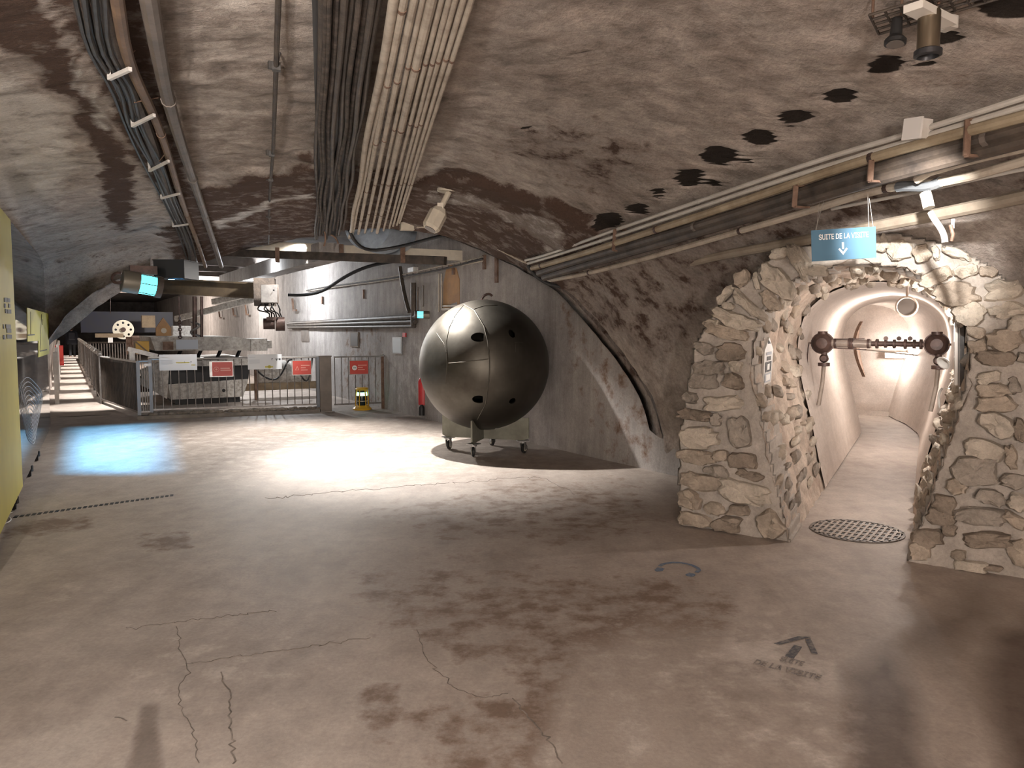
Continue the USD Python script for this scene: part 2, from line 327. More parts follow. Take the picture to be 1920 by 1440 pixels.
# the far edge of the vault: the arch's thickness rises to the gallery ceiling
def edge_pts(n=160):
    out = []
    for p in np.linspace(0, math.pi, n):
        s = 11.
        for _ in range(20):
            u = u_mid(s) + ((u_right(s) - u_mid(s)) if p < math.pi / 2 else (u_mid(s) - u_left(s))) * math.cos(p)
            s = float(s_end(u))
        x, y = xy(s, u); out.append((x, y, CROWN * math.sin(p) + .03 - .08 * (x > -5.3)))
    return np.array(out)
EP = edge_pts()
def arch_trim():
    e = EP[7:-28]; e[:, 2] += (meshkit.fbm(e * 4, 3, 9) - .5) * .05; back = np.array([-.10, .18, 0.]); top = e.copy(); top[:, 2] = 3.7
    a, b, c = e, e + back + [0, 0, .02], np.c_[(e + back)[:, :2], np.full(len(e), 3.7)]
    rows = np.stack([a, b, c], 1).reshape(-1, 3); n = len(e); F_ = []
    for i in range(n - 1):
        for j in range(2):
            p, q = i * 3 + j, (i + 1) * 3 + j
            F_ += [(p, q, q + 1), (p, q + 1, p + 1)]
    return rows, np.array(F_)
tv, tf = arch_trim()
struct('trim_1', (tv, tf), VAULT, mask=np.tile([.6, 0, 0], (len(tv), 1)))

# floor
FL_PATCH = []
def floor_mesh():
    v, f = grid(lambda X, Y: np.stack([X, Y, np.zeros_like(X)], -1), np.r_[np.linspace(-12, -2.6, 110), np.linspace(-2.57, 3.4, 300), np.linspace(3.45, 12, 110)], np.r_[np.linspace(-4.5, 1.9, 40), np.linspace(1.92, 6, 205), np.linspace(6.03, 18, 200)])
    px = project(v); front = v[:, 1] > .5
    wob = px + np.stack([meshkit.fbm(v * 1.6 + 5, 4, 31) - .5, meshkit.fbm(v * 1.6 + 9, 4, 32) - .5], 1) * np.clip(900 / np.maximum(v[:, 1:2], 1), 0, 200) * .35
    mk = np.zeros((len(v), 3))
    def stain_or_shade(ch, poly, w, k): mk[:, ch] = np.maximum(mk[:, ch], soft(wob, poly, w) * k * front)
    # speckled brown wear across the middle, peeled ground at the right, some painted shade
    stain_or_shade(0, [(640, 1060), (900, 1040), (1130, 1060), (1180, 1150), (1080, 1300), (900, 1290), (700, 1190)], 50, .62)
    stain_or_shade(0, [(1000, 1130), (1200, 1060), (1400, 1090), (1400, 1250), (1700, 1330), (1700, 1520), (900, 1520), (700, 1330), (950, 1280)], 40, .66)
    stain_or_shade(0, [(640, 1290), (760, 1280), (740, 1420), (690, 1420)], 20, .7)
    stain_or_shade(0, [(250, 1000), (360, 990), (370, 1020), (270, 1030)], 14, .8)
    stain_or_shade(0, [(0, 985), (150, 970), (200, 985), (60, 1010), (0, 1010)], 8, .8)
    stain_or_shade(0, [(640, 960), (900, 900), (1200, 900), (1260, 1000), (1050, 1040), (700, 1000)], 30, .6)  # brown mask strengthened to paint the unlit middle floor darker
    stain_or_shade(0, [(880, 890), (1000, 890), (1080, 930), (960, 940)], 14, .62)
    stain_or_shade(0, [(900, 770), (1000, 880), (760, 870), (640, 800)], 20, .3)
    stain_or_shade(2, [(1060, 1200), (1200, 1160), (1450, 1160), (1600, 1240), (1600, 1520), (980, 1520)], 40, .60)
    stain_or_shade(2, [(230, 1180), (520, 1180), (600, 1300), (330, 1360), (240, 1300)], 50, .32)
    stain_or_shade(2, [(60, 1080), (230, 1080), (230, 1130), (60, 1160)], 30, .3)
    stain_or_shade(2, [(300, 790), (900, 770), (1000, 880), (700, 920), (300, 900)], 40, .42)
    stain_or_shade(1, [(250, 1310), (290, 1310), (300, 1460), (220, 1460)], 9, .62)
    stain_or_shade(1, [(1600, 1260), (1690, 1210), (1720, 1300), (1730, 1500), (1580, 1500)], 36, .80)  # damp patch that also paints the cast shadow of a bystander
    stain_or_shade(1, [(1700, 1160), (1840, 1090), (1900, 1140), (1800, 1220), (1720, 1230)], 50, .7)
    stain_or_shade(1, [(1850, 1180), (2000, 1100), (2000, 1500), (1870, 1500), (1840, 1330)], 44, .80)  # another damp patch carrying a painted cast shadow
    return (v, f), mk
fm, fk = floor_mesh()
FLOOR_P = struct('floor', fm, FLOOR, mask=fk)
def crack(pts, w, seed):
    r_ = np.random.default_rng(seed); P = []
    for (x0, y0), (x1, y1) in zip(pts[:-1], pts[1:]):
        n_ = max(2, int(math.hypot(x1 - x0, y1 - y0) / 7))
        for k in range(n_): P.append(on_floor(x0 + (x1 - x0) * k / n_ + r_.normal(0, 3.2), y0 + (y1 - y0) * k / n_ + r_.normal(0, 1.4))[:2])
    P = np.array(P); g = sg.LineString(P).buffer(w * .3, cap_style=2)
    m = extrude(g, .0012); m.apply_translation((0, 0, .0006)); return m
CRK = plain('floor_crack', (.11, .09, .075), .9, c2=(.27, .23, .2), scale=14)
for i, (pts, w) in enumerate((([(330, 1175), (345, 1230), (355, 1262), (335, 1290), (340, 1340), (362, 1362), (368, 1440)], .006), ([(780, 1180), (800, 1235), (850, 1290), (905, 1310), (960, 1300)], .007), ([(960, 1310), (985, 1340), (1030, 1390), (1060, 1440)], .010),
                              ([(230, 1180), (300, 1170), (520, 1145)], .005), ([(350, 1245), (560, 1215), (700, 1195)], .006), ([(500, 935), (640, 922), (850, 905)], .012), ([(850, 905), (1010, 893), (1090, 930)], .008), ([(215, 1345), (245, 1352)], .010), ([(420, 1262), (430, 1300), (440, 1440)], .010))):
    obj('crack', crack(pts, w, i), CRK, '/World/floor', smooth=False)
far = grid(lambda X, Y: np.stack([X, Y, 0 * X - .004], -1), np.linspace(-48, 20, 60), np.linspace(15, 70, 60))
struct('floor', far, FLOOR, mask=np.tile([.1, 0, .3], (len(far[0]), 1)))

# gallery frame: GA along it, GV across it to the right wall
GA, GV = np.array([-.503, .864, 0]), np.array([.864, .503, 0]); G0 = np.array([-7.91, 13.15, 0])
def gal(a, v, z=0.): return G0 + GA * a + GV * v + np.array([0, 0, z])
WALL_V = float((np.array([-1.62, 13.7, 0]) - G0) @ GV)
def on_wall(px, py, off=0.):
    return on_plane(px, py, G0 + GV * (WALL_V - off), GV)
wr = grid(lambda A, Z: G0 + A[..., None] * GA + GV * WALL_V + Z[..., None] * np.array([0, 0, 1.]), np.linspace(-9.2, 45, 260), np.linspace(0, 3.7, 40))
wv = wr[0] + GV * (.20 * np.clip((-4.5 - (wr[0] - G0) @ GA) / 4.5, 0, 1))[:, None] + GV * ((meshkit.fbm(wr[0] * 1.2, 3, 2) - .5) * .06)[:, None]
wp = project(wv); wm = np.zeros((len(wv), 3))
wm[:, 0] = np.maximum(soft(wp, [(1040, 560), (1200, 560), (1260, 890), (1130, 880), (1060, 700)], 20) * .45, soft(wp, [(640, 600), (720, 600), (720, 760), (630, 760)], 10) * .5)
wm[:, 2] = soft(wp, [(760, 620), (820, 600), (800, 780), (720, 765)], 20) * .4
struct('wall_right', (wv, wr[1]), CONC, mask=wm)
# gallery left wall: rises from the walkway and curves over it
prof = np.array([(0, 0), (0, .5), (.02, .9), (.12, 1.35), (.38, 1.80), (.75, 2.14), (1.15, 2.38), (1.6, 2.52), (1.62, 2.75), (1.2, 3.4)])
pd = np.r_[0, np.cumsum(np.linalg.norm(np.diff(prof, axis=0), axis=1))]
def wl(A, K):
    pv, pz = np.interp(K, pd, prof[:, 0]), np.interp(K, pd, prof[:, 1])
    return G0 + A[..., None] * GA + (pv - .12)[..., None] * GV + pz[..., None] * np.array([0, 0, 1.])
wlv, wlf = grid(wl, np.linspace(-1.6, 46, 200), np.linspace(0, pd[-1], 50))
wlv += GV * ((meshkit.fbm(wlv * 1.2, 3, 8) - .5) * .10)[:, None]
struct('wall_left', (wlv, wlf), VAULT, mask=np.tile([.30, 0, .2], (len(wlv), 1)))
gc = grid(lambda A, V_: G0 + A[..., None] * GA + V_[..., None] * GV + np.array([0, 0, 3.35]), np.linspace(-9, 46, 30), np.linspace(-.5, 6.2, 10))
struct('ceiling', gc, GCEIL)
# closing walls
struct('wall_far', box(gal(43, 3, 1.8), (6.4, .2, 3.8), math.atan2(.503, .864)), GCEIL)
struct('wall_back', box((*xy(-4.05, 2.4), 1.7), (9.5, .2, 3.8), math.atan2(.342, .94)), VAULT)

# ---- tunnel
def tunnel():
    k = np.linspace(0, 1, 70)
    ds = np.linspace(2.12, 9.6, 80)
    def f(D, K):
        e = egg(K, -.02)
        # beyond 6 m the tunnel swings left
        sh = -.05 * np.clip(D - 6.2, 0, None) ** 2
        P = PA + (e[..., 0] + SC + sh)[..., None] * PD + D[..., None] * TD
        P[..., 2] = e[..., 1]; return P
    return grid(f, ds, k)
tv_, tf_ = tunnel()
tv_ += np.stack([meshkit.fbm(tv_ * 1.5, 2, 4) - .5] * 3, 1) * [.04, .04, 0.03]
struct('wall_tunnel', (tv_, tf_), PLAST, mask=np.zeros((len(tv_), 3)))
# end of the tunnel; a dark strip stands in for the side passage
end = grid(lambda S_, Z: PA + (SC + S_)[..., None] * PD + TD * 9.55 + Z[..., None] * np.array([0, 0, 1.]), np.linspace(-1.2, 1.2, 40), np.linspace(0, 2.3, 40))
ev = end[0] - TD * ((meshkit.fbm(end[0] * 3, 4, 6) - .5) * .08)[:, None]
struct('wall_end', (ev, end[1]), PLAST, mask=np.zeros((len(ev), 3)))
# ---------------------------------------------------------------- vault picking for things fixed to the vault
def vault_z(p):
    s, u = su(p[0], p[1]); m = u_mid(s); a = (u_right(s) - m) if u > m else (m - u_left(s)); q = 1 - ((u - m) / a) ** 2
    return CROWN * math.sqrt(q) if q > 0 else -1
def hug(px, py, off=.08):
    d = ray(px, py); t = .4
    while t < 30:
        p = O + d * t
        if p[2] > vault_z(p): break
        t += .01
    s, u = su(p[0], p[1]); c = np.array([*xy(s, u_mid(s)), .4]); n = c - p; n[:] /= np.linalg.norm(n)
    return p + n * off

# ---------------------------------------------------------------- materials of the things
PALEPIPE = plain('pale_conduit', (.45, .395, .325), .6, c2=(.26, .21, .165), scale=7, lo=.45, hi=.75, bump=.15)
WHITEPIPE = plain('white_conduit', (.50, .48, .445), .5, c2=(.42, .39, .35), scale=5, bump=.1)
DARKPIPE = plain('dark_pipe', (.035, .028, .024), .6, c2=(.09, .07, .055), scale=6, bump=.3)
GREYPIPE = plain('grey_pipe', (.10, .085, .075), .55, c2=(.17, .14, .12), scale=4, bump=.2)
RUST = plain('rusty_steel', (.10, .055, .035), .75, c2=(.22, .14, .10), scale=9, bump=.4)
BLACK = plain('black_rubber', (.015, .015, .016), .55)
GRIMY = plain('grimy_cable', (.035, .027, .022), .8, c2=(.13, .10, .08), scale=11, lo=.42, hi=.72, bump=.4)
BLACKCAB = plain('black_cable', (.022, .021, .022), .5, c2=(.06, .055, .05), scale=20)
WHITE = plain('white_paint', (.62, .60, .57), .45, c2=(.5, .47, .43), scale=6)
CREAM = plain('cream_housing', (.60, .54, .44), .4, c2=(.5, .45, .37), scale=8)
STEEL = plain('galvanised_steel', (.42, .42, .42), .4, .8, c2=(.30, .30, .30), scale=12, bump=.05)
FENCE = plain('fence_steel', (.26, .245, .235), .45, .7, c2=(.17, .155, .145), scale=9)
SILVER = plain('bright_rail', (.55, .54, .53), .3, .8)
IRON = plain('cast_iron', (.05, .032, .028), .5, .3, c2=(.10, .06, .05), scale=9, bump=.3)
CHROME = plain('polished_pipe', (.75, .70, .66), .22, .9, c2=(.5, .45, .42), scale=7)
GREENISH = plain('cart_paint', (.23, .235, .19), .5, c2=(.16, .155, .125), scale=6, bump=.1)
RED = plain('red_sign', (.56, .065, .05), .45)
REDP = plain('red_paint', (.50, .025, .03), .4)
YELLOW = plain('yellow_plastic', (.72, .42, .03), .4)
YBOARD = plain('yellow_board', (.62, .55, .085), .6, c2=(.56, .49, .075), scale=2)
BLUE = plain('blue_sign', (.062, .165, .26), .5, c2=(.058, .155, .245), scale=3)
PRINTW = plain('white_print', (.82, .82, .80), .5)
PRINTP = plain('pale_red_print', (.72, .32, .27), .5)
PRINTK = plain('black_print', (.02, .02, .022), .6)
PRINTG = plain('grey_print', (.40, .43, .48), .6)
GREYSTENCIL = plain('grey_stencil', (.075, .075, .085), .8, c2=(.20, .18, .165), scale=38, lo=.46, hi=.62)
FADED = plain('faded_stencil', (.17, .15, .145), .8, c2=(.30, .26, .23), scale=30, lo=.42, hi=.6)
BLUESTENCIL = plain('blue_stencil', (.10, .14, .21), .8, c2=(.22, .22, .23), scale=30, lo=.48, hi=.66)
WOOD = plain('old_timber', (.33, .25, .16), .8, c2=(.24, .18, .12), scale=9, bump=.3)
BEAM = plain('painted_beam', (.135, .10, .06), .7, c2=(.08, .06, .042), scale=4, bump=.2)
HULL = plain('hull_white', (.56, .53, .49), .7, c2=(.30, .265, .23), scale=16, bump=.3, lo=.42, hi=.66)
HULLB = plain('hull_black', (.012, .012, .014), .5)
SLAB = plain('weathered_deck', (.46, .43, .39), .8, c2=(.26, .235, .21), scale=12, bump=.4)
GLASSY = mat('display_glass', {'p': ('principled_bsdf', {'base_color': (.055, .062, .07), 'roughness': .035, 'specular_ior_level': .75})}, [])
LENS = plain('grey_lens', (.12, .105, .095), .15, .2)
ROCKDARK = plain('rubble_heap', (.30, .26, .22), .9, c2=(.17, .145, .12), scale=8, bump=.6)
NAVY = plain('navy_panel', (.022, .024, .05), .5, c2=(.03, .03, .04), scale=3)
ORANGE = plain('ochre_render', (.46, .27, .13), .85, c2=(.35, .21, .12), scale=5, bump=.3)
SKIN = plain('skin', (.45, .28, .21), .6); COAT = plain('dark_coat', (.018, .02, .03), .8); TROUS = plain('dark_trousers', (.02, .022, .026), .8)
HAIR = plain('brown_hair', (.06, .035, .022), .7); PACK = plain('backpack_fabric', (.03, .033, .045), .7)
BALL = plain('ball_steel', (.115, .108, .092),   .49, .9, c2=(.07, .062, .052), scale=3.2, bump=.04, bscale=25, lo=.3, hi=.7)
SEAM = plain('weld_seam', (.10, .093, .078), .55, .85)
STONES = [masonry('stone_tan', [(0, (.28, .225, .175)), (.45, (.41, .345, .28)), (1, (.53, .46, .385))], (.2, .13, .08), (.6, .54, .46), (.65, 1.25), bump=.9, bdist=.04, big=3),
          masonry('stone_grey', [(0, (.22, .19, .165)), (.45, (.33, .29, .25)), (1, (.46, .41, .36))], (.2, .14, .1), (.55, .5, .45), (.65, 1.25), bump=.9, bdist=.04, big=3),
          masonry('stone_cream', [(0, (.40, .34, .27)), (.45, (.52, .46, .385)), (1, (.62, .56, .49))], (.3, .2, .13), (.62, .57, .5), (.7, 1.2), bump=.9, bdist=.04, big=3),
          masonry('stone_brown', [(0, (.17, .135, .11)), (.45, (.28, .23, .185)), (1, (.38, .32, .265))], (.15, .1, .06), (.5, .44, .38), (.65, 1.25), bump=.9, bdist=.04, big=3)]

# ================================================================ the stone archway
ARCH = thing('stone_archway', 'rough rubble-stone archway around the mouth of the egg-shaped tunnel', 'archway')
def slab_face(inside, s0, s1, z0, z1, step, dep, disp):
    """rough upright face on the portal plane with returns running back along the tunnel"""
    ss, zs = np.arange(s0, s1, step), np.arange(z0, z1, step)
    S_, Z = np.meshgrid(ss, zs, indexing='ij')
    n_, m_ = S_.shape; idx = np.arange(n_ * m_).reshape(n_, m_)
    P = PA + S_.reshape(-1, 1) * PD + Z.reshape(-1, 1) * np.array([0, 0, 1.])
    P = P - PN * disp(P)[:, None]
    import shapely
    ctr = (S_[:-1, :-1] + step / 2, Z[:-1, :-1] + step / 2)
    keep = shapely.contains(inside, shapely.points(*ctr))
    a, b, c, d = idx[:-1, :-1][keep], idx[1:, :-1][keep], idx[1:, 1:][keep], idx[:-1, 1:][keep]
    f = np.vstack([np.stack([a, b, c], 1), np.stack([a, c, d], 1)])
    e = np.vstack([np.stack(x, 1) for x in ((a, b), (b, c), (c, d), (d, a))])
    cnt = {}
    for p, q in e: cnt[(min(p, q), max(p, q))] = cnt.get((min(p, q), max(p, q)), 0) + 1
    be = np.array([(p, q) for p, q in e if cnt[(min(p, q), max(p, q))] == 1])
    k = len(P); P2 = P + TD * dep
    V = np.vstack([P, P2]); f = np.vstack([f, np.stack([be[:, 0], be[:, 1] + k, be[:, 1]], 1), np.stack([be[:, 0], be[:, 0] + k, be[:, 1] + k], 1)])
    used = np.unique(f); new = np.zeros(len(V), int); new[used] = np.arange(len(used))
    return V[used], new[f]
rim = [on_portal(*p) for p in [(1277, 985), (1270, 900), (1276, 800), (1290, 720), (1302, 650), (1322, 610), (1345, 575), (1378, 548), (1405, 522), (1436, 488), (1475, 478), (1505, 458), (1540, 456), (1590, 452), (1640, 438), (1690, 440), (1740, 450), (1790, 464), (1838, 486), (1872, 512), (1906, 538), (1960, 560)]]
rim = [(s, max(z, 0)) for s, z in rim]
outer = sg.Polygon(rim + [(2.75, 1.66), (3.3, 1.55), (3.75, 1.3), (3.95, .8), (3.95, -.05), (0.0, -.05)])
hole = sg.Polygon(list(egg(np.linspace(0, 1, 80), -.005) + [SC, 0]) + [(SC + .4, -.1), (SC - .4, -.1)])
relief = lambda P: (meshkit.fbm(P * 4.5, 4, 14) - .5) * .11 + (meshkit.fbm(P * 16, 3, 15) - .5) * .03
fv = slab_face(outer.difference(hole), -.1, 4.0, -.02, 2.5, .02, .55, relief)
obj('mortar', fv, MORTAR, ARCH, mask=np.zeros((len(fv[0]), 3)))
def rev(D, K):
    e = egg(K); taper = np.clip(D / 2.4, 0, 1)
    return PA + (e[..., 0] * (1 + .0 * taper) + SC)[..., None] * PD + D[..., None] * TD + np.stack([0 * D, 0 * D, e[..., 1]], -1)
rv, rf = grid(rev, np.linspace(-.02, 2.45, 90), np.linspace(0, 1, 150))
axis_c = PA + PD * SC + np.array([0, 0, 1.0])
rn = axis_c - rv; rn -= np.outer(rn @ TD, TD); rn /= np.linalg.norm(rn, axis=1, keepdims=True)
rv = rv + rn * ((meshkit.fbm(rv * 5, 4, 17) - .5) * .13 + (meshkit.fbm(rv * 18, 3, 18) - .5) * .05 - .01)[:, None]
obj('reveal', (rv, rf), RUBBLE, ARCH, mask=np.zeros((len(rv), 3)))
def rock(outline, lift, seed, levels=((1.05, -.1), (1., .5), (.92, .9), (.72, 1.), (.38, 1.))):
    """a domed stone on a closed outline (n x 3) whose plane normal is lift (vector of its height)"""
    o = np.asarray(outline); c = o.mean(0); n = len(o); V = []
    h = np.linalg.norm(lift); nn = lift / h
    for r, k in levels: V.append(c + (o - c) * r + lift * k)
    V = np.vstack(V + [c + lift]); w = (np.arange(len(V)) >= n)[:, None]
    rid = 1 - 2 * np.abs(meshkit.fbm(V * 11 + seed, 3, seed % 97) - .5)
    V = V + nn * (((meshkit.fbm(V * 8 + seed, 3, seed % 89) - .5) * 1.5 + (rid - .8) * .9) * min(h, .06))[:, None] * w
    V = V + (np.stack([meshkit.noise(V * 24 + seed + k * 7, 3) - .5 for k in range(3)], 1) * .026) * w
    Fc = []
    for i in range(len(levels) - 1):
        for j in range(n):
            a, b = i * n + j, i * n + (j + 1) % n; Fc += [(a, b, b + n), (a, b + n, a + n)]
    b0 = (len(levels) - 1) * n
    for j in range(n): Fc.append((b0 + j, b0 + (j + 1) % n, len(V) - 1))
    m = trimesh.Trimesh(V, Fc, process=False)
    if (m.face_normals[n:2 * n] @ nn).mean() < 0: m.invert()
    return m
def c8(l): return [(1240 + x / 4.5, 440 + y / 4.5, a / 4.5, b / 4.5, t) for x, y, a, b, t in l]
def c3(l): return [(1260 + x / 4.233, 700 + y / 4.233, a / 4.233, b / 4.233, t) for x, y, a, b, t in l]
def cr(l): return [(1640 + x / 5.143, 420 + y / 5.143, a / 5.143, b / 5.143, t) for x, y, a, b, t in l]
def cl(l): return [(1640 + x / 3.6, 700 + y / 3.6, a / 3.6, b / 3.6, t) for x, y, a, b, t in l]
FACE = c8([(1180, 235, 310, 120, 62), (1010, 160, 170, 90, -10), (985, 395, 340, 175, 40), (690, 370, 130, 120, -30), (805, 390, 130, 45, 75), (550, 500, 170, 60, -50), (745, 600, 350, 80, 42), (930, 560, 190, 100, 50),
           (570, 605, 95, 60, 10), (640, 725, 410, 110, 18), (560, 820, 400, 100, 12), (440, 735, 110, 40, 10), (370, 960, 150, 85, 15), (590, 995, 225, 150, -3), (410, 1125, 220, 130, 10), (635, 1120, 95, 95, 15), (355, 1235, 220, 125, 5),
           (620, 1240, 150, 120, 30), (1330, 300, 150, 105, 0)]) + \
       c3([(405, 235, 300, 115, -5), (150, 190, 110, 90, 10), (180, 330, 250, 85, 8), (360, 370, 80, 90, 0), (215, 515, 330, 165, 5), (535, 460, 250, 160, 82), (200, 660, 275, 105, 8), (395, 645, 95, 80, 0), (575, 690, 215, 115, 5),
           (355, 775, 175, 90, 10), (630, 810, 210, 75, 15), (230, 860, 315, 135, 8), (590, 950, 410, 170, 12), (140, 1000, 190, 135, 25), (345, 1070, 160, 100, 5), (530, 1080, 165, 80, 5), (190, 1155, 250, 110, 12), (450, 1195, 210, 120, 5), (780, 1195, 215, 185, 60)]) + \
       cr([(75, 190, 160, 125, 80), (245, 250, 230, 180, -12), (460, 290, 160, 150, -20), (600, 290, 130, 65, 85), (790, 285, 275, 85, 22), (880, 450, 225, 110, -12), (1100, 465, 155, 105, 10), (590, 510, 300, 130, -22), (800, 670, 450, 205, 0),
           (1230, 650, 310, 205, 0), (930, 870, 290, 220, 5), (1270, 830, 330, 150, -8), (1400, 950, 200, 150, -8), (980, 1040, 185, 95, 20), (1240, 1120, 330, 190, 5), (1000, 1180, 180, 140, -15), (1180, 1300, 390, 150, 3), (1430, 1290, 90, 90, 20)]) + \
       cl([(770, 30, 155, 75, -10), (815, 115, 225, 90, 0), (945, 80, 110, 70, 70), (815, 205, 255, 105, 3), (820, 350, 260, 140, 25), (985, 390, 150, 95, 80), (740, 520, 275, 130, 15), (920, 560, 150, 90, 80), (690, 650, 310, 180, 5), (550, 760, 135, 100, 20),
           (950, 725, 170, 85, 10), (780, 830, 175, 90, 15), (970, 870, 130, 110, 20), (470, 880, 155, 115, 15), (450, 970, 175, 105, 10), (720, 960, 310, 105, 3), (945, 985, 165, 75, 30), (510, 1060, 95, 75, 5), (770, 1120, 330, 100, 0), (975, 1190, 170, 130, 60),
           (570, 1220, 95, 65, 10), (365, 1100, 205, 125, 10), (790, 1310, 125, 35, 5), (310, 1195, 140, 110, 0), (650, 1300, 210, 70, 5), (1110, 300, 160, 120, 0), (1120, 560, 180, 140, 0), (1130, 840, 190, 140, 10), (1120, 1120, 200, 120, 0), (1110, 80, 160, 110, 0), (1110, 1300, 160, 90, 0)])
re_ = np.random.default_rng(31)
for row in range(5):   # the pier goes on to the right of the frame
    for col in range(4): FACE.append((2000 + col * 125 + re_.uniform(-20, 20) + row % 2 * 50, 660 + row * 95 + col * 12 + re_.uniform(-14, 14), re_.uniform(70, 120), re_.uniform(40, 62), re_.uniform(-12, 12)))
tone = np.random.default_rng(21)
for i, (x, y, a, b, t) in enumerate(FACE):
    th = np.linspace(0, 2 * math.pi, 22, endpoint=False); r = math.radians(t); a *= 1.05; b *= 1.05
    e = np.stack([np.sign(np.cos(th)) * abs(np.cos(th)) ** .72 * a / 2, np.sign(np.sin(th)) * abs(np.sin(th)) ** .72 * b / 2], 1)
    e *= (1 + .42 * (meshkit.noise(np.c_[np.cos(th) * 1.6 + i * 3, np.sin(th) * 1.6, th * 0]) - .5) + .30 * (meshkit.noise(np.c_[np.cos(th) * 4 + i * 5, np.sin(th) * 4, th * 0 + 4]) - .5))[:, None]
    pts = np.stack([x + e[:, 0] * math.cos(r) - e[:, 1] * math.sin(r), y + e[:, 0] * math.sin(r) + e[:, 1] * math.cos(r)], 1)
    o = np.array([on_plane(px, py, PA, PN) for px, py in pts])
    o[:, 2] = np.maximum(o[:, 2], .005)
    size = min(np.ptp(o @ PD), np.ptp(o[:, 2])); k = 2 if y < 640 else (0, 1, 3)[int(tone.integers(3))]
    if y >= 640 and tone.random() < .2: k = 2
    if y < 640 and tone.random() < .3: k = 0
    obj('stone', rock(o - PN * .01, -PN * (.03 + .11 * size), i * 11 + 3), STONES[k], ARCH, smooth=28)
# smaller stones of the reveal
rg = np.random.default_rng(5); placed = []
for i in range(900):
    if len(placed) >= 150: break
    d, k = rg.uniform(.06, 2.3), rg.uniform(.03, .97)
    a, b = rg.uniform(.05, .13), rg.uniform(.03, .065)
    if any(abs(d - q[0]) < (a + q[2]) * .95 and abs(k - q[1]) * 5 < (b + q[3]) * 1.0 for q in placed): continue
    placed.append((d, k, a, b))
    th = np.linspace(0, 2 * math.pi, 10, endpoint=False); wv_ = 1 + .35 * (rg.random(10) - .5)
    dd, kk = d + np.cos(th) * a * wv_, np.clip(k + np.sin(th) * b * wv_ / 5.0, .002, .998)
    o = rev(dd, kk); c = o.mean(0); n_ = axis_c - c; n_ -= TD * (n_ @ TD); n_ /= np.linalg.norm(n_)
    obj('stone', rock(o, n_ * (.035 + .2 * min(a, b)), i + 500, ((1.02, -.3), (.95, .6), (.6, 1.))), STONES[(0, 2, 2, 1)[i % 4]], ARCH, smooth=50)
# ================================================================ the steel ball and its cart
BC, BR = at(908, 684, 9.95), .838
def shell():
    import manifold3d as m3
    s = m3.Manifold.sphere(BR, 160) - m3.Manifold.sphere(BR - .018, 96)
    for px, py, w, h in ((898, 632, 26, 17), (960, 625, 12, 16), (898, 749, 22, 15), (961, 752, 12, 12)):
        d = ray(px, py); d /= np.linalg.norm(d); oc = O - BC; b = d @ oc; t = -b - math.sqrt(b * b - (oc @ oc - BR * BR)); p = O + d * t - BC
        k = 9.4 / FPX; n = p / np.linalg.norm(p)
        up = np.array([0, 0, 1.]) - n * n[2]; up /= np.linalg.norm(up); side = np.cross(up, n); side = side if side[0] > 0 else -side
        th = np.linspace(0, 2 * math.pi, 28, endpoint=False)
        xs = np.cos(th) * w / 2 * k * 1.15
        if w > 20: xs = np.minimum(xs, w * k * .33)
        poly = np.stack([xs, np.sin(th) * h / 2 * k * 1.1], 1)
        cut = m3.CrossSection([poly[::1].tolist()]).extrude(.5)
        M = np.zeros((3, 4)); M[:, 0] = side; M[:, 1] = np.cross(n, side); M[:, 2] = n; M[:, 3] = p - n * .25
        s = s - cut.transform(M.tolist())
    m = s.to_mesh(); return trimesh.Trimesh(m.vert_properties[:, :3] + BC, m.tri_verts, process=False)
BALLT = thing('cleaning_ball', 'huge dark steel ball with sight holes standing on a four-wheeled cart', 'steel ball')
obj('shell', shell(), BALL, BALLT, smooth=30)
def on_ball(px, py):
    d = ray(px, py); d /= np.linalg.norm(d); oc = O - BC; b = d @ oc; q = b * b - (oc @ oc - BR * BR); t = -b - math.sqrt(max(q, 0)); p = O + d * t - BC
    return BC + p / np.linalg.norm(p) * (BR + .001)
def ball_line(pts, r=.005):
    P = []
    for (x0, y0), (x1, y1) in zip(pts[:-1], pts[1:]):
        for k in np.linspace(0, 1, 7)[:-1]: P.append(on_ball(760 + (x0 + (x1 - x0) * k) / 4, 520 + (y0 + (y1 - y0) * k) / 4))
    P.append(on_ball(760 + pts[-1][0] / 4, 520 + pts[-1][1] / 4)); return tube(P, r, 6)
for pts, r in (([(440, 205), (520, 250), (590, 370), (618, 480), (632, 610), (630, 750), (602, 950), (540, 1070)], .008), ([(440, 205), (375, 285), (328, 380), (308, 480), (314, 640), (302, 800)], .005), ([(322, 645), (470, 632), (632, 612)], .006),
               ([(505, 242), (590, 214), (690, 208)], .006), ([(235, 420), (290, 500), (306, 560)], .005), ([(820, 490), (880, 488)], .004), ([(828, 500), (826, 560)], .004)):
    obj('seam', ball_line(pts, r), SEAM, BALLT, smooth=60)
hk = BC + np.array([.0, .12, BR - .01])
obj('lifting_hook', [tube(smooth_path([hk + [-.02, 0, -.02], hk + [-.03, 0, .03], hk + [.01, 0, .075], hk + [.07, 0, .085], hk + [.10, 0, .06]], 14), .016, 8), disc(hk + [0, 0, 0], (0, 0, 1), .05, .03)], IRON, BALLT)
CART = thing('wheeled_cart', 'greenish steel cross-plate cart on swivel casters under the steel ball', 'cart')
corners = [np.array([-.84, 10.07]), np.array([-.48, 9.48]), np.array([.14, 9.76]), np.array([-.26, 10.40])]
cc = BC[:2]
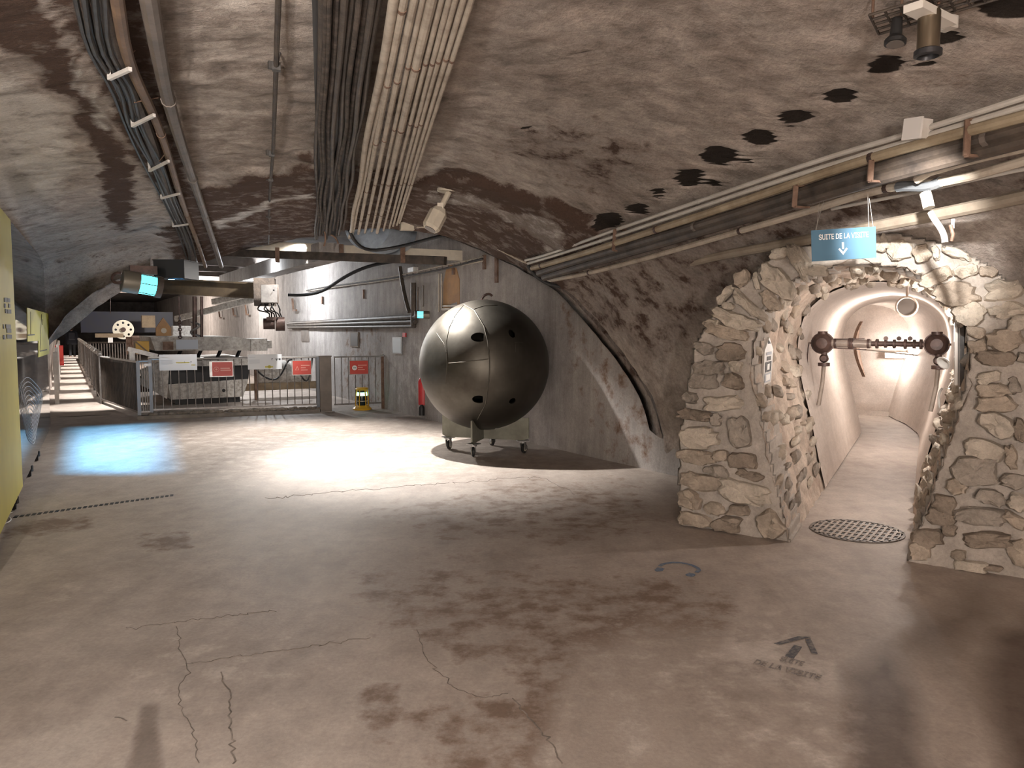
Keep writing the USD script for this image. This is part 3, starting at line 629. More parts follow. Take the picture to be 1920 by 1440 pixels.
def cradle(a, b):
    a, b = np.array(a), np.array(b); d = (b - a) / np.linalg.norm(b - a); mid = (a + b) / 2
    L = np.linalg.norm(b - a) / 2 + .08
    off = math.sqrt(max(BR ** 2 - np.sum((mid + d * ((cc - mid) @ d) - cc) ** 2), .01)); cx = (cc - mid) @ d
    p = sg.Polygon([(-L, .20), (-L + .06, .17), (L - .06, .17), (L, .20), (L, .46), (-L, .46)]).difference(sg.Point(cx, BC[2]).buffer(off + .004, 64))
    g = max(getattr(p, 'geoms', [p]), key=lambda q: q.area)
    M = frame((mid[0], mid[1], 0), (d[0], d[1], 0), (-d[1], d[0], 0))
    M[:3, 1] = (0, 0, 1); M[:3, 2] = np.cross(M[:3, 0], M[:3, 1]); M[:3, 3] -= M[:3, 2] * .01
    return extrude(g, .02, M)
obj('cross_plate', cradle(corners[0], corners[2]), GREENISH, CART)
obj('cross_plate', cradle(corners[1], corners[3]), GREENISH, CART)
for i, c in enumerate(corners):
    r = [.4, .9, .2, 1.3][i]; wd = np.array([math.cos(r + .8), math.sin(r + .8), 0]); ax = np.array([-wd[1], wd[0], 0])
    k = obj('caster', [box((c[0], c[1], .165), (.15, .12, .012), r), disc((c[0], c[1], .148), (0, 0, 1), .045, .022),
                       bar((*(c + ax[:2] * .03), .14), (*(c + ax[:2] * .03 + wd[:2] * .02), .05), .05, .008, ax), bar((*(c - ax[:2] * .03), .14), (*(c - ax[:2] * .03 + wd[:2] * .02), .05), .05, .008, ax)], STEEL, CART)
    w0 = np.array([*(c + wd[:2] * .03), .062])
    obj('wheel', lathe([(0, -.018), (.05, -.018), (.062, -.010), (.062, .010), (.05, .018), (0, .018)], w0, ax, 20), BLACK, k)
    obj('hub', disc(w0, ax, .038, .042, 16), CREAM, k)

# ================================================================ pipes and cables of the vault
def pipe(name, label, cat, path, r, m, group=None, sleeves=(), sm=None, n=10):
    p = np.array(path, float)
    if not len(sleeves):
        o = obj(name, tube(p, r, n), m, label=label, cat=cat, group=group); return o
    t = thing(name, label, cat, group)
    obj('pipe', tube(p, r, n), m, t)
    d = np.r_[0, np.cumsum(np.linalg.norm(np.diff(p, axis=0), axis=1))]
    for f in sleeves:
        q = np.array([np.interp(f * d[-1] + e, d, p[:, k]) for e in (-.014, .014) for k in range(3)]).reshape(2, 3)
        obj('coupling', tube(q, r * 1.14, n), sm or m, t)
    return t
ZT = 2.96
def over(px, py, z=ZT): return on_floor(px, py, z)
nth = ['first', 'second', 'third', 'fourth', 'fifth', 'sixth', 'seventh', 'eighth', 'ninth', 'tenth', 'eleventh']
tops = [(739, 655, 19), (759, 672, 13), (779, 684, 12), (795, 697, 9), (812, 707, 16), (831, 719, 9), (845, 730, 9), (857, 737, 9), (873, 744, 9), (889, 749, 9)]
for i, (xt, xb, w) in enumerate(tops):
    yb = [446, 438, 436, 434, 436, 432, 428, 424, 422, 418][i]
    a, b = over(xt + 3, -25), over(xb, yb); r = w / 2 * np.linalg.norm(a - O) / FPX * 1.24
    if i == 0:
        ln = np.linspace(0, 1, 30); P = a + (b - a) * ln[:, None]; sw = np.sin(ln * 16) * .008
        a2 = a + (a - b) * .36; P = np.vstack([a2, P]); sw = np.r_[0, sw]; t = thing('flat_duct', 'wide beige wavy double duct beside the dark overhead cables', 'duct')
        obj('duct', tube(P + np.c_[sw, 0 * sw, 0 * sw], r * .8, 12), PALEPIPE, t); obj('duct', tube(P + np.c_[r * 1.35 + sw * .6, 0 * sw, .01 + 0 * sw], r * .55, 10), PALEPIPE, t)
        continue
    # couplings seen in the photograph, as rows down the picture
    rows = [(478, 17), (470, 151), (370, 125), (370, 125), (352, 118), (355, 118), (340, 114), (330, 110), (340, 113)][i - 1]
    cs = []
    for y in {1: (17, 158, 268, 358, 412), 2: (151, 262, 345, 400), 3: (125, 242, 344, 402), 4: (125, 243, 344, 402), 5: (118, 232, 346), 6: (118, 235, 345), 7: (114, 232, 342), 8: (110, 345), 9: (113, 345)}[i]:
        k = (y + 25) / (yb + 25); q = over(xt + (xb - xt) * k, y); cs.append(float(np.clip((.36 + np.linalg.norm(q - a) / np.linalg.norm(b - a)) / 1.36, .01, .99)))
    pipe('conduit', f'{nth[i - 1]} pale conduit to the right of the beige double duct overhead', 'conduit', [a + (a - b) * .36, a + (b - a) * .5, b], r, PALEPIPE, 'pale overhead conduits', cs, RUST)  # the dark rust rings also paint the shadow at the joints
cab = [(603, 592, 11), (618, 600, 9), (633, 608, 13), (648, 612, 12), (662, 618, 14), (676, 625, 10), (689, 630, 12), (702, 636, 12), (714, 643, 12), (611, 595, 8), (640, 604, 8)]
rc = np.random.default_rng(3)
for i, (xt, xb, w) in enumerate(cab):
    yb = 448 - (i % 3) * 8; ln = np.linspace(0, 1, 26); a, b = over(xt, -25, 3.0 - .03 * (i % 2)), over(xb, yb, 3.0 - .03 * (i % 2))
    P = a + (b - a) * ln[:, None]; P[:, 0] += np.sin(ln * rc.uniform(9, 22) + rc.uniform(0, 6)) * rc.uniform(.005, .022) * np.sin(ln * math.pi)
    P = np.vstack([a + (a - b) * .36, P])
    pipe('dark_cable', f'{nth[i] if i < 9 else ("thin upper" if i == 9 else "thin middle")} grimy dark cable {"from the left " if i < 9 else ""}in the overhead bundle', 'cable', P, w / 2 * np.linalg.norm(a - O) / FPX * 1.15, (DARKPIPE, GRIMY, GRIMY, DARKPIPE)[i % 4], 'dark overhead cables')
    if i in (2, 4):
        q = P[[-1]] + np.array([[0, 0, 0], [0.05, .05, -.02], [.1, .12, -.12]]) if i == 4 else P[[-1]] + np.array([[0, 0, 0], [.01, .02, -.10], [-.02, .05, -.22]])
        pipe('dark_cable', 'loose end of a dark cable hanging ' + ('beside' if i == 4 else 'below') + ' the overhead bundle', 'cable', smooth_path(q, 10), .014, RUST)
a, b = over(652, -25, 3.055), over(616, 440, 3.055)
obj('cable_gap_backing', bar(a + (a - b) * .36, b, .30, .03), HULLB, label='added dark backing that darkens the gaps between the grimy overhead cables', cat='board')  # backing added so the gaps between the cables read dark
# threaded rod
rod = [hug(512, y, .07) for y in (-20, 60, 150, 250, 340, 400, 452)]
rod = np.array([np.array(hug(512 - .02 * y - (3 if y > 250 else 0), y, .07)) for y in (-160, -20, 60, 150, 250, 340, 400, 450)])
t = thing('rusty_rod_pipe', 'thin rusty pipe with clamp fittings crossing the vault alone', 'pipe')
obj('pipe', tube(smooth_path(rod, 20), .014, 8), DARKPIPE, t)
for y in (100, 272, 322, 396):
    c = np.array(hug(512 - .02 * y - (3 if y > 250 else 0), y, .075)); obj('clamp', [box(c, (.045, .045, .04), .3), box(c + [-.03, 0, .01], (.03, .03, .04), .5), tube([c, c + [0.02, 0, .08]], .008, 6)], BLACKCAB, t)
# left tray
def huglist(pts, off): return smooth_path([hug(x, y, off) for x, y in pts], 40)
LP = [(150, -200), (197, -20), (213, 57), (263, 173), (320, 333), (350, 415), (377, 492)]
pipe('brown_pipe', 'long brown rusty pipe beside the black cables on the left vault', 'pipe', huglist(LP, .10), .029, plain('brown_pipe_paint', (.20, .13, .08), .6, c2=(.13, .085, .06), scale=5, bump=.2), None, (.28, .62, .86), RUST)
pipe('grey_pipe', 'thick grey-brown pipe running down the left vault', 'pipe', huglist([(225, -200), (262, -20), (293, 133), (333, 267), (367, 367), (408, 492)], .09), .040, GREYPIPE, None, (.2, .42, .62, .8), GREYPIPE)
pipe('dark_duct', 'dark square duct under the black cables on the left vault', 'duct', huglist([(130, -200), (180, -20), (205, 80), (245, 180), (300, 330), (335, 420), (362, 490)], .05), .05, DARKPIPE)
for i in range(7):
    dx = (i - 3) * 7.5
    pts = [(95 + dx * 1.5, -200), (150 + dx * 1.3, -20), (172 + dx, 72), (205 + dx * .8 + (6 if i % 2 else -3), 130), (228 + dx * .8, 190), (272 + dx * .7 + (4 if i % 3 else -3), 285), (300 + dx * .6, 347), (328 + dx * .5, 407), (352 + dx * .4, 480)]
    pipe('black_cable', f'{nth[i]} black cable from the left in the tray on the left vault', 'cable', huglist(pts, .085 + .02 * (i % 2)), .012, BLACKCAB, 'black cables of the left tray', n=6)
for i, (xa, ya, xb, yb) in enumerate([(172, 100, 210, 76), (222, 200, 262, 174), (259, 293, 294, 270), (284, 350, 318, 338), (309, 408, 337, 402)]):
    a, b = np.array(hug(xa, ya, .14)), np.array(hug(xb, yb, .15))
    obj('cable_bracket', [bar(a, b, .018, .02), bar(a, a + [-.02, .03, .08], .018, .02)], WHITE, label=f'{nth[i]} white bracket strip from the camera across the left cable tray', cat='bracket', group='white tray brackets')
for i, (pa, pb) in enumerate([((208, 70), (240, 72)), ((228, 157), (286, 166)), ((280, 278), (315, 258))]):
    obj('tie_wire', tube([hug(*pa, .12), hug(*pb, .06)], .004, 5), RUST, label=f'{nth[i]} thin rusty wire from the camera tying the left pipes', cat='wire', group='tie wires on the left vault')

# right haunch: a straight rack of pipes
E0, E1 = np.array([.0208 * 9.45, 9.45]), np.array([2.42, 3.62])
def rack(pts, off=0.):
    """pixels -> points on the upright plane through the rack's line, pushed off metres towards the room"""
    d = E1 - E0; n = np.array([d[1], -d[0], 0]); n /= np.linalg.norm(n); n = -n if n @ np.array([1, 0, 0]) > 0 else n
    return np.array([on_plane(x, y, np.array([*E0, 0]) + n * off, n) for x, y in pts])
RP = 'pipes along the right haunch'
def rext(pts):  # carry the line on past the frame
    (x0, y0), (x1, y1) = pts[-2], pts[-1]; return pts + [(x1 + 260, y1 + (y1 - y0) / (x1 - x0) * 260)]
def on_(P): return np.vstack([P, P[-1] + (P[-1] - P[-2]) / np.linalg.norm(P[-1] - P[-2]) * 2.6])
def sp(pts, off, n=50): return smooth_path(on_(rack(rext(pts), off)), n)
W1 = [(985, 488), (1010, 482), (1110, 447), (1300, 381), (1440, 333), (1600, 281), (1720, 246), (1920, 183)]
pipe('white_conduit', 'upper thin white conduit passing through the white junction box on the right', 'conduit', sp(W1, .20), .016, WHITEPIPE, RP, (.15, .38, .6), WHITEPIPE)
pipe('white_conduit', 'lower thin white conduit passing just below the white junction box', 'conduit', sp([(990, 494), (1110, 457), (1300, 393), (1440, 346), (1640, 284), (1920, 200)], .20), .016, WHITEPIPE, RP, (.2, .45, .7), WHITEPIPE)
pipe('yellowish_pipe', 'stout yellowish pipe below the two white conduits on the right', 'pipe', sp([(998, 503), (1100, 473), (1300, 408), (1440, 361), (1625, 299), (1920, 218)], .20), .028, plain('yellowed_pipe', (.36, .30, .21), .6, c2=(.22, .17, .11), scale=5, bump=.2), RP, (.03, .3, .55, .78), IRON)
pipe('dark_pipe', 'upper grimy dark pipe in the middle of the right-hand rack', 'pipe', sp([(1010, 513), (1200, 455), (1440, 382), (1640, 318), (1920, 240)], .16), .036, DARKPIPE, RP, (.35, .62, .8), GREYPIPE)
pipe('dark_pipe', 'lower grimy dark pipe in the middle of the right-hand rack', 'pipe', sp([(1020, 521), (1200, 468), (1440, 397), (1640, 338), (1920, 264)], .14), .036, DARKPIPE, RP)
B6 = on_(rack([(1718, 338), (1722, 331), (1735, 325), (1800, 306), (1920, 278), (2180, 212)], .0))
pipe('beige_pipe', 'short beige pipe that bends down above the grey sleeve on the right', 'pipe', smooth_path(B6, 44), .022, PALEPIPE, RP, (.5,), IRON)
pipe('beige_pipe', 'long beige pipe that runs into the grey sleeve on the right', 'pipe', sp([(1028, 526), (1200, 487), (1440, 418), (1560, 382), (1690, 349), (1760, 343), (1920, 302)], -.08), .024, PALEPIPE, RP, (.12, .4, .55), IRON)
pipe('beige_pipe', 'thin beige pipe with a bare end above the far arch foot', 'pipe', smooth_path(rack([(1030, 516), (1130, 487), (1300, 432), (1440, 390)], .05), 20), .016, PALEPIPE, RP, (.1, .6), IRON)
pipe('grey_sleeve', 'grey plastic sleeve on the long beige pipe of the right-hand rack', 'sleeve', smooth_path(rack([(1684, 351), (1700, 349), (1735, 349), (1764, 341)], -.08), 12), .030, plain('grey_plastic', (.13, .14, .15), .5))
pipe('thin_white_pipe', 'thin whitish pipe below the grey sleeve running over the plaster', 'pipe', smooth_path(on_(rack([(1560, 392), (1640, 376), (1740, 356), (1830, 336), (1920, 317), (2150, 270)], -.25)), 26), .011, WHITEPIPE)
pipe('low_beige_pipe', 'lowest thick beige pipe just above the archway crown', 'pipe', smooth_path(on_(rack([(1290, 494), (1400, 470), (1500, 452), (1640, 425), (1790, 396), (1920, 369), (2150, 320)], -.42)), 34), .038, plain('dusty_pipe', (.33, .28, .22), .7, c2=(.22, .18, .14), scale=5, bump=.2), RP, (.62,), IRON)
q = rack([(1735, 362), (1738, 372), (1742, 390)], -.06); qe = rack([(1745, 398), (1755, 415), (1765, 430), (1772, 455)], -.06)
t = thing('cable_end', 'thick grey cable end drooping from the pipes over the archway', 'cable')
obj('sleeve', tube(q, .03, 10), plain('grey_cable', (.36, .32, .26), .6), t); obj('cable', tube(smooth_path(qe, 12), .016, 8), WHITEPIPE, t)
obj('tag', box(qe[2] + [.06, 0, .03], (.012, .012, .05)), WHITE, t); obj('clamp', tube(rack([(1782, 422), (1787, 440), (1784, 452)], -.06), .009, 6), RUST, t)
for i, (x, y0, y1) in enumerate([(1815, 225, 292), (1634, 300, 340), (1492, 348, 388), (1153, 430, 470)]):
    a, b = rack([(x, y0), (x - 3, y1)], .22); obj('pipe_bracket', [bar(a, b, .03, .012, (0, 1, 0)), bar(a, a + [.1, .03, 0], .03, .012), bar(b, b + [.1, .03, 0], .03, .012)], RUST, label=f'{nth[i]} iron bracket from the right holding the rack of pipes', cat='bracket', group='brackets of the right-hand rack')
jb = rack([(1722, 243)], .23)[0]
t = thing('junction_box', 'white square junction box on the upper conduit at the right', 'junction box')
dn = np.array([*(E1 - E0), 0]); dn /= np.linalg.norm(dn); rz = math.atan2(dn[1], dn[0])
obj('box', box(jb, (.10, .07, .095), rz, .12), WHITE, t); obj('lid', box(jb + np.array([-.04, -.02, 0]), (.11, .012, .105), rz, .12), plain('white_lid', (.66, .64, .62), .4), t)
# conduit along the arch's edge, and its box
ja = at(763, 424, 10.35); t = thing('junction_box', 'cream junction box on the arch edge below the overhead conduits', 'junction box')
obj('box', box(ja, (.17, .12, .09), .3), CREAM, t); obj('lid', box(ja - [0, 0, .05], (.18, .13, .012), .3), CREAM, t)
edge = [(782, 424), (830, 428), (880, 443), (930, 463), (975, 486), (990, 492)]
for i in range(2):
    pipe('arch_conduit', ('upper' if not i else 'lower') + ' thin beige conduit following the edge of the far arch', 'conduit', smooth_path([np.array(hug(x, y + i * 5 - 4, .05)) if False else at(x, y + i * 5 - 3, float(np.interp(x, [760, 830, 880, 940, 990], [10.3, 10.0, 9.75, 9.45, 9.2]))) for x, y in edge], 24), .012, PALEPIPE, 'conduits of the far arch')
hz = [(990, 497), (1000, 512), (1020, 528), (1050, 537), (1068, 538)]
pipe('black_hose', 'black hose hanging where the right-hand pipes reach the far arch', 'hose', smooth_path([at(x, y, 8.95) for x, y in hz], 20), .022, BLACK)
pipe('black_hose', 'long black hose sagging behind the conduits into the gallery', 'hose', smooth_path([at(655, 432, 11.0), at(668, 455, 11.2), at(690, 468, 11.4), at(730, 466, 11.5), at(790, 452, 11.3), at(860, 440, 10.9), at(940, 470, 10.4), at(985, 500, 9.9)], 40), .024, BLACK)
pipe('black_hose', 'black hose looping from the overhead conduits to the camera', 'hose', smooth_path([at(738, 358, 9.2), at(742, 368, 9.1), at(760, 373, 9.0), at(800, 366, 8.9), at(838, 356, 8.9)], 24), .018, BLACK)
pipe('black_hose', 'thick black hose running along the gallery beam', 'hose', smooth_path([at(540, 553, 15.5), at(580, 552, 15.5), at(630, 530, 14.8), at(690, 500, 14.), at(740, 490, 13.5), at(830, 478, 12.6)], 30), .03, BLACK)
# surveillance camera
sc = hug(845, 350, .06); sd = np.array([-.42, -.25, -.87]); sd /= np.linalg.norm(sd); hc = sc + np.array([-.13, -.06, -.27])
t = thing('surveillance_camera', 'cream surveillance camera hanging below the far arch and facing down', 'camera')
obj('mount', [box(sc + [0, 0, .08], (.2, .16, .05), .3), disc(sc + [0, 0, .03], (.1, 0, 1), .12, .06, 20)], CREAM, t)
obj('arm', [tube([sc, hc + [.06, 0, .12]], .03, 10), box(hc + [.05, 0, .10], (.06, .06, .10))], CREAM, t)
hx = lathe([(0, 0), (.06, 0), (.095, .06), (.095, .22), (.078, .25), (0, .25)], hc - sd * .12, sd, 8)
obj('housing', hx, CREAM, t, smooth=20); obj('lens_glass', disc(hc + sd * .132, sd, .06, .006, 16), LENS, t)
# ceiling rack and lamp at the upper right
rk = lambda x, y, z=2.88: on_floor(x, y, z)
t = thing('ceiling_rack', 'rusty wire rack hanging from the vault at the upper right', 'rack')
for i, k in enumerate(np.linspace(0, 1, 8)):
    a, b = rk(1630 + k * 200, 28 - k * 62), rk(1648 + k * 200, 64 - k * 62); obj('bar', tube([a, b], .006, 6), DARKPIPE, t)
for k in np.linspace(0, 1, 5): obj('bar', tube([rk(1630 + k * 18, 28 + k * 36), rk(1960 + k * 18, -70 + k * 36)], .006, 6), DARKPIPE, t)
for x, y in ((1636, 40), (1690, 28), (1760, 8), (1830, -10)): a = rk(x, y); obj('hanger', tube([a, a + [0, 0, .12]], .006, 6), RUST, t)
t = thing('ceiling_light_bar', 'white slanted light bar in the wire rack on the vault', 'light')
obj('housing', bar(rk(1712, 12, 2.84), rk(1776, 44, 2.84), .075, .03), plain('light_bar_white', (.72, .69, .64), .4), t); obj('end_cap', box(rk(1778, 44, 2.85), (.04, .06, .05), .4), WHITE, t)
lc = rk(1741, 66, 2.76)
t = thing('spot_lamp', 'bronze cylindrical spot lamp hanging below the wire rack', 'lamp')
obj('body', lathe([(0, .10), (.036, .10), (.042, .085), (.042, -.06), (.036, -.06), (.036, .07), (0, .07)], lc, (.0, 0, 1), 20), plain('bronze', (.22, .18, .13), .3, .8), t)
obj('rim', lathe([(.044, -.055), (.052, -.06), (.052, -.08), (.040, -.085), (.036, -.06)], lc, (0, 0, 1), 20), plain('dark_rim', (.05, .05, .055), .4, .5), t)
obj('stem', tube([lc + [0, 0, .1], lc + [.0, .01, .16]], .007, 6), IRON, t)
l2 = rk(1680, 62, 2.79); t = thing('spot_lamp', 'small black spot lamp clipped to the left of the wire rack', 'lamp')
obj('body', lathe([(0, .06), (.02, .06), (.024, -.01), (.042, -.03), (.042, -.045), (0, -.045)], l2, (.1, .1, 1), 16), BLACK, t); obj('glass', disc(l2 + [-.004, -.004, -.047], (.1, .1, 1), .034, .004, 16), LENS, t)

# ================================================================ hanging sign
s0, s1 = at(1521, 432, 4.62), at(1642, 424.5, 4.60); sx = s1 - s0; sw = np.linalg.norm(sx); sx /= sw; sn = np.cross(sx, [0, 0, 1.]); sh = 57.5 / FPX * 4.6
if sn[1] > 0: sn = -sn
su_ = np.cross(sn, sx); su_ = su_ if su_[2] > 0 else -su_
SM = np.eye(4); SM[:3, 0] = sx; SM[:3, 1] = su_; SM[:3, 2] = np.cross(sx, su_); SM[:3, 3] = s0
sgn = 1 if SM[:3, 2] @ sn > 0 else -1
t = thing('hanging_sign', 'blue sign with white lettering and arrow hanging in front of the archway', 'sign')
def flat(poly, M, z, h=.0015):
    m = extrude(poly, h); m.apply_translation((0, 0, z)); m.apply_transform(M); return m
bd = trimesh.creation.box((sw, sh, .006)); bd.apply_translation((sw / 2, -sh / 2, -.003)); bd.apply_transform(SM); obj('board', bd, BLUE, t)
def text_on(txt, h, x, y, M, z=.0008, bold=False, width=None):
    m = meshkit.text_mesh(txt, h, .0012, bold)
    if width: m.apply_scale((width / np.ptp(m.vertices[:, 0]), 1, 1))
    m.apply_translation((x - m.vertices[:, 0].min(), y, z)); m.apply_transform(M); return m
obj('lettering', text_on('SUITE DE LA VISITE', sh * .165, sw * .115, -sh * .32, SM, bold=True, width=sw * .77), PRINTW, t, smooth=False)
ax_, ay = sw * .485, -sh * .44
arrow = sg.Polygon([(ax_ - .0055, ay), (ax_ + .0055, ay), (ax_ + .0055, ay - sh * .22), (ax_ - .0055, ay - sh * .22)])
ar2 = sg.LineString([(ax_ - sw * .062, ay - sh * .20), (ax_, ay - sh * .36), (ax_ + sw * .062, ay - sh * .20)]).buffer(.0055, cap_style=2, join_style=2)
obj('arrow', [flat(arrow, SM, .0005), flat(ar2, SM, .0005)], PRINTW, t, smooth=False)
for x, y, tx, ty in ((1531, 431, 1538, 362), (1529, 431, 1546, 372), (1629, 426, 1627, 360), (1637, 425, 1630, 372)):
    obj('wire', tube([at(x, y, 4.61), rack([(tx, ty)], -.06)[0]], .0018, 5), WHITEPIPE, t)

# ================================================================ in the tunnel mouth
def tun(s, d, z): return PA + PD * (SC + s) + TD * d + np.array([0, 0, z])
t = thing('valve_pipe', 'iron and polished valve pipe spanning the tunnel with two drop tubes', 'pipe')
dv, zv = 2.75, 1.44
hub = lambda s, z=zv: tun(s, dv, z)
for s in (-.53, .535):
    obj('valve_body', [lathe([(0, -.09), (.055, -.085), (.095, -.05), (.108, 0), (.095, .05), (.055, .085), (0, .09)], hub(s), TD, 24), disc(hub(s), TD, .116, .022, 24), disc(hub(s, zv + .10), (0, 0, 1), .05, .05, 12)], IRON, t)
    obj('flange', box(hub(s), (.25, .03, .022), math.atan2(PD[1], PD[0])), RUST, t)
    obj('drop_valve', [lathe([(0, -.05), (.03, -.05), (.046, -.02), (.046, .02), (.03, .05), (0, .05)], hub(s + .02, zv - .16), TD, 16), disc(hub(s + .02, zv - .225), (0, 0, 1), .06, .035, 16), disc(hub(s + .02, zv - .10), (0, 0, 1), .03, .05, 12)], IRON, t)
    obj('drop_tube', tube([hub(s + .02, zv - .22), hub(s + .01, zv - .42), tun(s - (.02 if s < 0 else .03), dv - .02, zv - .66)], .021, 12), plain('drop_tube_paint_%d' % (s > 0), (.27, .22, .18), .5, c2=(.2, .16, .13), scale=12), t)
obj('tube', tube([hub(-.44), hub(-.05)], .042, 16), CHROME, t); obj('tube', tube([hub(-.05), hub(.45)], .026, 12), IRON, t)
for s, r in ((-.40, .052), (-.26, .058), (-.235, .058), (-.08, .05), (.0, .05), (.08, .042), (.16, .045), (.26, .05), (.34, .045), (.40, .05)):
    obj('ring', tube([hub(s - .011), hub(s + .011)], r, 14), IRON, t)
for s in (.08, .2, .3): obj('bolt', disc(hub(s, zv + .055), TD, .022, .03, 10), IRON, t)
obj('strap', [bar(hub(-.42, zv - .05), hub(-.1, zv - .062), .02, .01), bar(hub(-.42, zv + .045), hub(-.12, zv + .05), .02, .008)], IRON, t)
md = at(1700, 575, 6.55)
t = thing('round_bulkhead_lamp', 'round grey glass disc fixed under the crown of the tunnel mouth', 'lamp')
mn = O - md; mn /= np.linalg.norm(mn)
obj('rim', lathe([(.068, -.02), (.088, -.02), (.090, .012), (.078, .018), (.068, .008)], md, mn, 28), plain('disc_rim', (.50, .42, .36), .4), t); obj('glass', disc(md, mn, .076, .02, 28), LENS, t); obj('backplate', [disc(md - mn * .03, mn, .082, .03, 24), tube([md - mn * .05 + [0, 0, .05], md - mn * .10 + [0, 0, .17]], .010, 6)], plain('disc_back', (.3, .25, .22), .6), t)
tl = at(1684, 666, float(tun(0, 9.38, 0)[1]))
t = thing('tunnel_lamp', 'bright lamp glowing on the end wall of the tunnel', 'lamp')
obj('housing', box(tl + TD * .03, (.42, .05, .1), math.atan2(PD[1], PD[0])), WHITE, t); obj('bulb', tube([tl - PD * .17, tl + PD * .17], .035, 12), plain('lamp_glow', (1, .95, .88), .5, emit=(1, .93, .84), power=60.), t)
pipe('thin_rail', 'thin rail with brackets across the end wall of the tunnel', 'rail', [tun(-.55, 8.9, 1.22), tun(.25, 8.9, 1.14), tun(.62, 8.8, 1.10)], .012, WHITEPIPE, None, (.65,), IRON)
obj('baseboard_end', bar(tun(-.45, 9.5, .04), tun(.45, 9.5, .04), .03, .08), PLAST, kind='structure')
def wall_s(z): e = egg(np.linspace(0, .5, 60), -.03); return float(np.interp(z, e[:, 1], e[:, 0]))
gl = [tun(wall_s(z) + .012, d, z) for z, d in zip(np.linspace(.72, 1.72, 12), 9.25 - .62 * np.sin(np.linspace(0, math.pi, 12)))]; gr_ = [tun(wall_s(z) + .012, 9.3, z) for z in np.linspace(1.72, .72, 12)]
ring = np.array(gl + gr_); cap_ = np.vstack([ring, ring - PD * .05]); n_ = 24
obj('gap_shade_strip', trimesh.Trimesh(cap_, [(i, i + 1, 22 - i) for i in range(11)] + [(i, 22 - i, 23 - i) for i in range(12)] + [(i, (i + 1) % 24, 24 + (i + 1) % 24) for i in range(24)] + [(i, 24 + (i + 1) % 24, 24 + i) for i in range(24)], process=False), RUST, label='dark strip painted for the shade of a gap at the tunnel end', cat='opening')  # strip on the wall, its dark colour paints a shaded side passage
pipe('wall_cable', 'thin cable hanging down the left wall of the tunnel', 'cable', smooth_path([tun(-.66, 2.7, 1.45), tun(-.66, 2.75, 1.1), tun(-.60, 2.8, .8), tun(-.57, 2.8, .62)], 14), .006, IRON)
pipe('cable_loop', 'pale cable loop on the right wall behind the drop tube', 'cable', smooth_path([tun(.60, 2.9, 1.0), tun(.58, 2.8, .84), tun(.62, 2.75, .72), tun(.64, 3.0, .80)], 16), .012, WHITEPIPE)
# panels on the reveal's sides
t = thing('church_window_panel', 'narrow pointed black and white panel standing on the left reveal', 'panel')
wp_ = [on_plane(x, y, tun(-.69, .35, 1.3), PD * .97 + TD * -.24) for x, y in ((1419, 722), (1434, 716), (1438, 655), (1431, 632), (1422, 658))]
pn = np.cross(wp_[1] - wp_[0], wp_[4] - wp_[0]); pn /= np.linalg.norm(pn); pn = pn if pn @ PD > 0 else -pn
wp_ = [p + PD * .05 for p in wp_]
def plate(P, n, h): 
    P = np.array(P); m = trimesh.convex.convex_hull(np.vstack([P, P - n * h])); return m
obj('board', plate(wp_, pn, .02), WHITE, t)
def quad(P, u0, v0, u1, v1):
    a, b, c, d = P[0], P[1], P[2], P[4]; f = lambda u, v: a + (b - a) * u + (d - a) * v + ((c - b) - (d - a)) * u * v
    return [f(u0, v0), f(u1, v0), f(u1, v1), f(u0, v1)]
for u0, v0, u1, v1, m in ((.12, .06, .85, .32, PRINTG), (.25, .10, .75, .28, PRINTW), (.15, .36, .85, .66, PRINTK), (.35, .42, .62, .60, PRINTW), (.3, .70, .75, .82, PRINTK), (.2, .86, .8, .95, PRINTG)):
    obj('print', plate([p + pn * (.003 if m is not PRINTW else .005) for p in quad(wp_, u0, v0, u1, v1)], pn, .002), m, t)
obj('tip_print', plate([wp_[3] * .8 + wp_[4] * .2 + pn * .003, wp_[3] * .5 + wp_[4] * .4 + wp_[2] * .1 + pn * .003, wp_[3] * .5 + wp_[2] * .4 + wp_[4] * .1 + pn * .003], pn, .002), PRINTK, t)
t = thing('reveal_panel', 'bright upright panel on a bracket at the right reveal', 'panel')
rp = [tun(.655, .20, 1.21), tun(.655, .44, 1.21), tun(.64, .44, 1.64), tun(.64, .20, 1.64)]
obj('board', plate(rp, PD, .018), plain('panel_face', (.55, .52, .48), .35), t); obj('frame', [bar(rp[0] + PD * .02, rp[3] + PD * .02, .02, .03), bar(rp[1] + PD * .02, rp[2] + PD * .02, .02, .03)], STEEL, t); obj('bracket', bar(tun(.66, .3, 1.34), tun(.74, .3, 1.33), .02, .02), STEEL, t)
obj('reflector', lathe([(.01, 0), (.05, .04), (.055, .05), (.045, .05), (0, .01)], tun(.60, .85, 1.36), (-.8, -.3, -.5), 16), WHITE, t)

